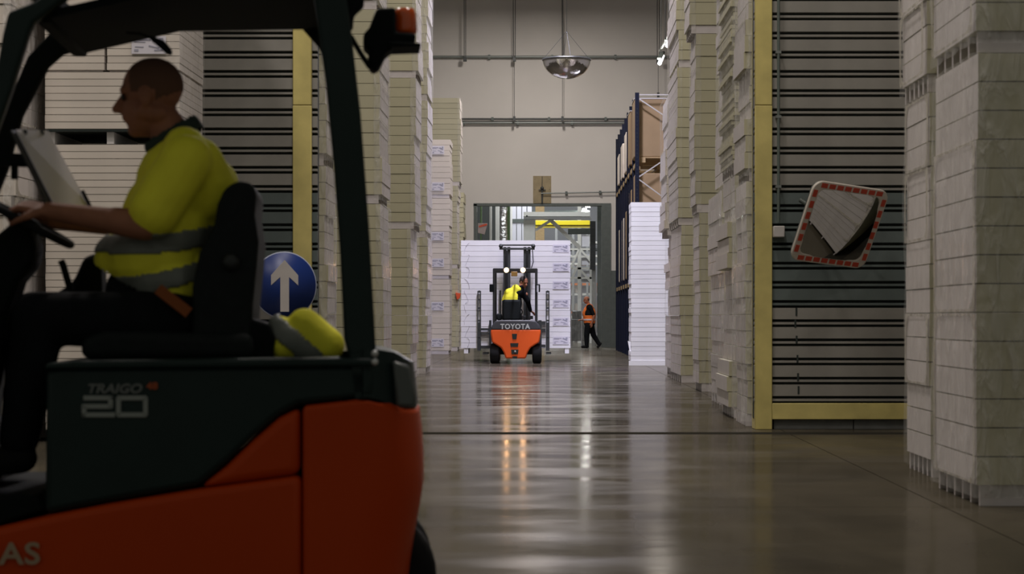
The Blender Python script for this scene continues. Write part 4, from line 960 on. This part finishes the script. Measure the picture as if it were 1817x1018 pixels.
# hanging inner mirror
b = MB(); b.tube([T(225, 58, .5), T(250, 60, .48), T(268, 68, .45)], .004, 6); b.build('mirror_arm', M_truckblack, nf)
MB().prism(f1.L([(262, 66), (270, 64), (292, 73), (305, 88), (304, 97), (296, 96), (278, 80)], .42), .40, .45).build('inner_mirror', M_truckblack, nf, bevel=.006)
# beacon bracket, work lamp
MB().prism(f1.L([(655, 50), (668, 16), (702, 14), (702, 58), (738, 60), (737, 76), (700, 84), (684, 96), (672, 120), (660, 124), (652, 110), (655, 88), (645, 84), (644, 62)], .2), .18, .34).build('work_lamp', M_truckblack, nf, bevel=.012)
MB().prism(f1.L([(690, 77), (745, 79), (747, 84), (690, 86)], .2), .16, .36).build('lamp_plate', M_truckblack, nf, bevel=.003)
MB().lathe(T(719, 60, .26), (0, 0, 1), [(0, .035), (.01, .04), (.065, .036), (.082, .03), (.086, .01)], 24).build('beacon_lens', M_amber, nf)
b = MB(); b.tube([T(622, 64, .1), T(640, 95, .14), T(655, 118, .2), T(666, 120, .22)], .0085, 8); b.lathe(T(664, 120, .2), (0, 1, 0), [(-.02, .012), (.02, .012)], 10); b.build('lamp_bracket', M_truckblack, nf)
MB().prism(f1.L([(610, -8), (646, -10), (646, 8), (628, 24), (626, 50), (612, 50)], .08), .06, .16).build('bracket_block', M_truckblack, nf, bevel=.01)
# seat
vm = .45
MB().prism(f1.L([(345, 600), (346, 510), (358, 450), (384, 400), (390, 365), (402, 338), (424, 324), (450, 328), (458, 345), (455, 385), (462, 430), (458, 480), (452, 540), (450, 600), (430, 628), (360, 625)], .35), .24, .74).build('seat_back', M_seat, nf, bevel=.04, seg=4)
MB().prism(f1.L([(150, 600), (190, 585), (345, 590), (450, 590), (455, 636), (150, 636)], .3), .2, .78).build('seat', M_seat, nf, bevel=.03, seg=4)
MB().lathe(T(410, 465, .24), (0, -1, 0), [(0, .03), (.015, .028), (.02, .012)], 16).build('seat_knob', M_dsteel, nf)
MB().bar(T(335, 555, .22), T(280, 512, .20), .010, .036).build('seat_belt', mat('belt_orange', (.26, .06, .005), .7), nf)
MB().prism(f1.L([(430, 636), (432, 560), (480, 575), (490, 600), (484, 636)], .3), .25, .5).build('seat_mount', M_truckblack, nf, bevel=.01)
# armrest console and levers (far side)
MB().prism(f1.L([(70, 560), (100, 520), (130, 500), (150, 455), (180, 447), (182, 520), (170, 600), (70, 600)], .72), .70, .86).build('armrest', M_truckblack, nf, bevel=.02)
b = MB(); b.tube([T(125, 515, .6), T(112, 470, .6), T(108, 462, .6)], .012, 8); b.build('lever', M_truckblack, nf)
# steering column, wheel, dash
MB().prism(f1.L([(-60, 700), (-50, 500), (0, 420), (42, 385), (62, 400), (70, 440), (66, 470), (40, 500), (20, 560), (-10, 700)], .45), .36, .56).build('steering_column', M_truckblack, nf, bevel=.02)
MB().prism(f1.L([(-220, 800), (-220, 560), (-60, 520), (-40, 560), (-60, 800)], .3), .08, .92).build('dash', M_truckblack, nf, bevel=.03)
c = (T(8, 372, .46)+T(124, 434, .46))/2; a = (T(124, 434, .46)-T(8, 372, .46))/2; a = a*1.22; c -= a*.18
b = MB(); b.tube([c+a*math.cos(t)+V((0, .17, 0))*math.sin(t) for t in [i*PI/16 for i in range(33)]], .014, 10)
for t in (0, 2.1, 4.2): b.tube([c, c+a*math.cos(t)+V((0, .17, 0))*math.sin(t)], .010, 8)
b.lathe(c, (-a.z, 0, a.x), [(-.03, .03), (.012, .035), (.018, .02)], 14)
b.build('steering_wheel', M_rubber, nf)
MB().bar(T(-60, 280, .7), T(52, 285, .6), .03, .045).build('display_arm', M_truckblack, nf)
MB().bar(T(26, 290, .6), T(26, 318, .6), .02, .03).build('clip_knob', M_truckblack, nf)

# clipboard (lies against the wheel and the arm)
cb = thing('clipboard', 'clipboard with blank pale sheets propped before the near driver', 'clipboard', f1.O, f1.th)
q = [T(28, 230, .34), T(84, 232, .62), T(158, 366, .60), T(98, 368, .34)]
MB().add(q, [(0, 1, 2, 3)]).build('paper', M_paper, cb, solid=.004)
nrm = (q[1]-q[0]).cross(q[3]-q[0]).normalized(); off = nrm*.008
if off.y < 0: off = -off
bk = [p+off for p in (q[0]+(q[0]-q[1])*.1, q[1], q[2], q[3]+(q[3]-q[2])*.12)]
MB().add(bk, [(0, 1, 2, 3)]).build('board', M_dsteel, cb, solid=.006)
for s_ in (.25, .8): p = q[0].lerp(q[1], s_)+V((0, -.006, -.008)); MB().box(tuple(p-V((.012, .012, .008))), tuple(p+V((.012, .0, .008)))).build('clip', M_dsteel, cb, bevel=.002)
MB().tube([T(146, 338, .585), T(160, 366, .585)], .006, 8).build('pen', M_truckblack, cb)

# folded hi-vis jacket on the hood
jk = thing('jacket', 'crumpled yellow hi-vis jacket with grey band lying behind the seat of the near forklift', 'jacket', f1.O, f1.th)
jv = .30
jm = fuse('cloth', [cap(T(505, 612, jv), T(497, 578, jv), .05, .035), cap(T(540, 575, jv), T(580, 612, jv), .055, .06), cap(T(552, 570, jv), T(586, 606, jv), .035, .04), cap(T(520, 600, jv), T(560, 625, jv), .06, .05), cap(T(480, 610, jv+.1), T(470, 628, jv+.1), .035, .03),
      cap(T(500, 620, jv), T(590, 625, jv), .035, .03), cap(T(520, 620, jv+.15), T(570, 610, jv+.2), .06, .06)], M_hivis, jk, .010, 3, keep=lambda p: p.z > .0)
n1 = (T(560, 590, jv)-T(520, 635, jv)); 
def band(p):
    a = T(505, 590, jv); c_ = T(560, 636, jv); d = (c_-a).normalized(); r_ = p-a; r_.y = 0; t_ = r_.dot(d); e_ = (r_-d*t_).length
    return e_ < .030
shell('reflective_band', jm, band, .006, M_reflect, jk)

# driver of the near forklift
dn = thing('person', 'bald driver in yellow hi-vis shirt seated on the near forklift, facing its front', 'person', f1.O, f1.th)
hv = .47
hn = T(266, 172, hv); fN = V((-1, .10, -.10))
sh_n = T(330, 285, .27); el_n = T(258, 400, .235); wr_n = T(86, 374, .30)
sh_f = T(322, 285, .68); el_f = T(250, 400, .74); wr_f = T(95, 392, .66)
bd_ = head_prims(hn, fN, (-.05, 0, 1), 1.06)
bd_ += [cap(T(290, 215, hv), T(318, 262, hv), .062, .075), cap(T(300, 235, hv), T(322, 270, hv), .06, .08), ell(T(310, 360, hv), (.13, .17, .20)), ell(T(300, 480, hv), (.15, .16, .20)),
        cap(sh_n, el_n, .060, .050), cap(el_n, wr_n, .048, .030), cap(el_n, el_n.lerp(wr_n, .3), .05, .047), cap(sh_f, el_f, .060, .050), cap(el_f, wr_f, .046, .03), cap(sh_n, sh_f, .06, .06)]
bd_ += hand_prims(wr_n, (-1, .25, .22), (-.1, -.35, 1), -1, .75, 1.05)+hand_prims(wr_f, (-1, -.3, .1), (-.2, .3, 1), 1, .75, 1.05)
fuse('body', bd_, M_skin, dn, .0065, 3)
eyes(hn, fN, (-.05, 0, 1), dn, 1.06)
g_f, g_u, g_s, g_M = frame3(fN, (-.05, 0, 1))
fuse('hair', [ell(hn-g_f*.014*1.06+g_u*.034, (.0815, .1045, .0985), g_M)], mat('stubble', (.15, .07, .045), .9, bump=.001, scale=300), dn, .007, 1, keep=lambda p: (p-hn).dot(g_f) < .055-.0*(p-hn).z and (p-hn).dot(g_u) > -.035-.35*(p-hn).dot(g_f) and not ((p-hn).dot(g_f) > -.03 and (p-hn).dot(g_u) < .01))
shirt = [ell(T(322, 330, hv), (.155, .205, .17)), ell(T(300, 400, hv), (.165, .20, .20)), ell(T(278, 455, hv), (.180, .195, .15)), ell(T(300, 500, hv), (.155, .19, .14)),
         cap(T(328, 262, hv-.12), T(328, 262, hv+.12), .072, .072), cap(T(350, 290, .34), T(370, 340, .4), .09, .10), cap(sh_n, sh_n.lerp(el_n, .78), .088, .086), cap(sh_f, sh_f.lerp(el_f, .75), .085, .08),
         cap(T(372, 330, hv), T(355, 420, hv), .10, .09), cap(T(335, 480, hv), T(330, 555, hv), .13, .11), cap(T(220, 462, hv), T(330, 480, hv), .10, .12), cap(T(318, 250, hv), T(326, 268, hv), .075, .09)]
shz = T(0, 560, hv).z
def lay(p):   # hem: rises from the back towards the belly
    return p.z > T(0, 482, hv).z-(p.x-T(190, 0, hv).x)*.56
so = fuse('shirt', shirt, M_hivis, dn, .009, 4, keep=lambda p: lay(p))
def bandn(pa, pb, hw):
    a, c_ = T(*pa, .25), T(*pb, .25)
    def f(p):
        t_ = (p.x-a.x)/(c_.x-a.x); z = a.z+(c_.z-a.z)*t_; return abs(p.z-z-.02*(1-(2*t_-1)**2)*-1) < hw and p.y < 2 and not (p-sh_n.lerp(el_n, .8))  .length < .05
    return f
shell('reflective_band', so, bandn((195, 432), (385, 408), .030), .004, M_reflect, dn)
shell('reflective_band', so, bandn((215, 505), (385, 462), .030), .004, M_reflect, dn)
fuse('collar', [cap(T(282, 258, hv-.03), T(332, 226, hv-.03), .05, .05), cap(T(282, 258, hv+.03), T(332, 226, hv+.03), .05, .05), cap(T(300, 246, hv), T(328, 240, hv), .078, .072)], mat('collar_dark', (.02, .035, .03), .8), dn, .009, 2,
     keep=lambda p: -.026 < (p.z-T(282, 262, hv).z)-(p.x-T(282, 262, hv).x)*.60 < .040)
fuse('trousers', [ell(T(315, 560, hv), (.17, .19, .11)), cap(T(300, 570, .33), T(70, 565, .27), .105, .085), cap(T(70, 565, .27), T(35, 780, .27), .088, .062), cap(T(300, 570, .60), T(60, 560, .64), .105, .085), cap(T(60, 560, .64), T(30, 780, .64), .085, .06), cap(T(250, 520, hv), T(300, 560, hv), .12, .12)], M_black, dn, .011, 4)
for v in (.27, .64): fuse('shoe', [cap(T(38, 812, v), T(-40, 826, v), .052, .042), cap(T(36, 785, v), T(36, 812, v), .05, .05)], M_rubber, dn, .010, 2)
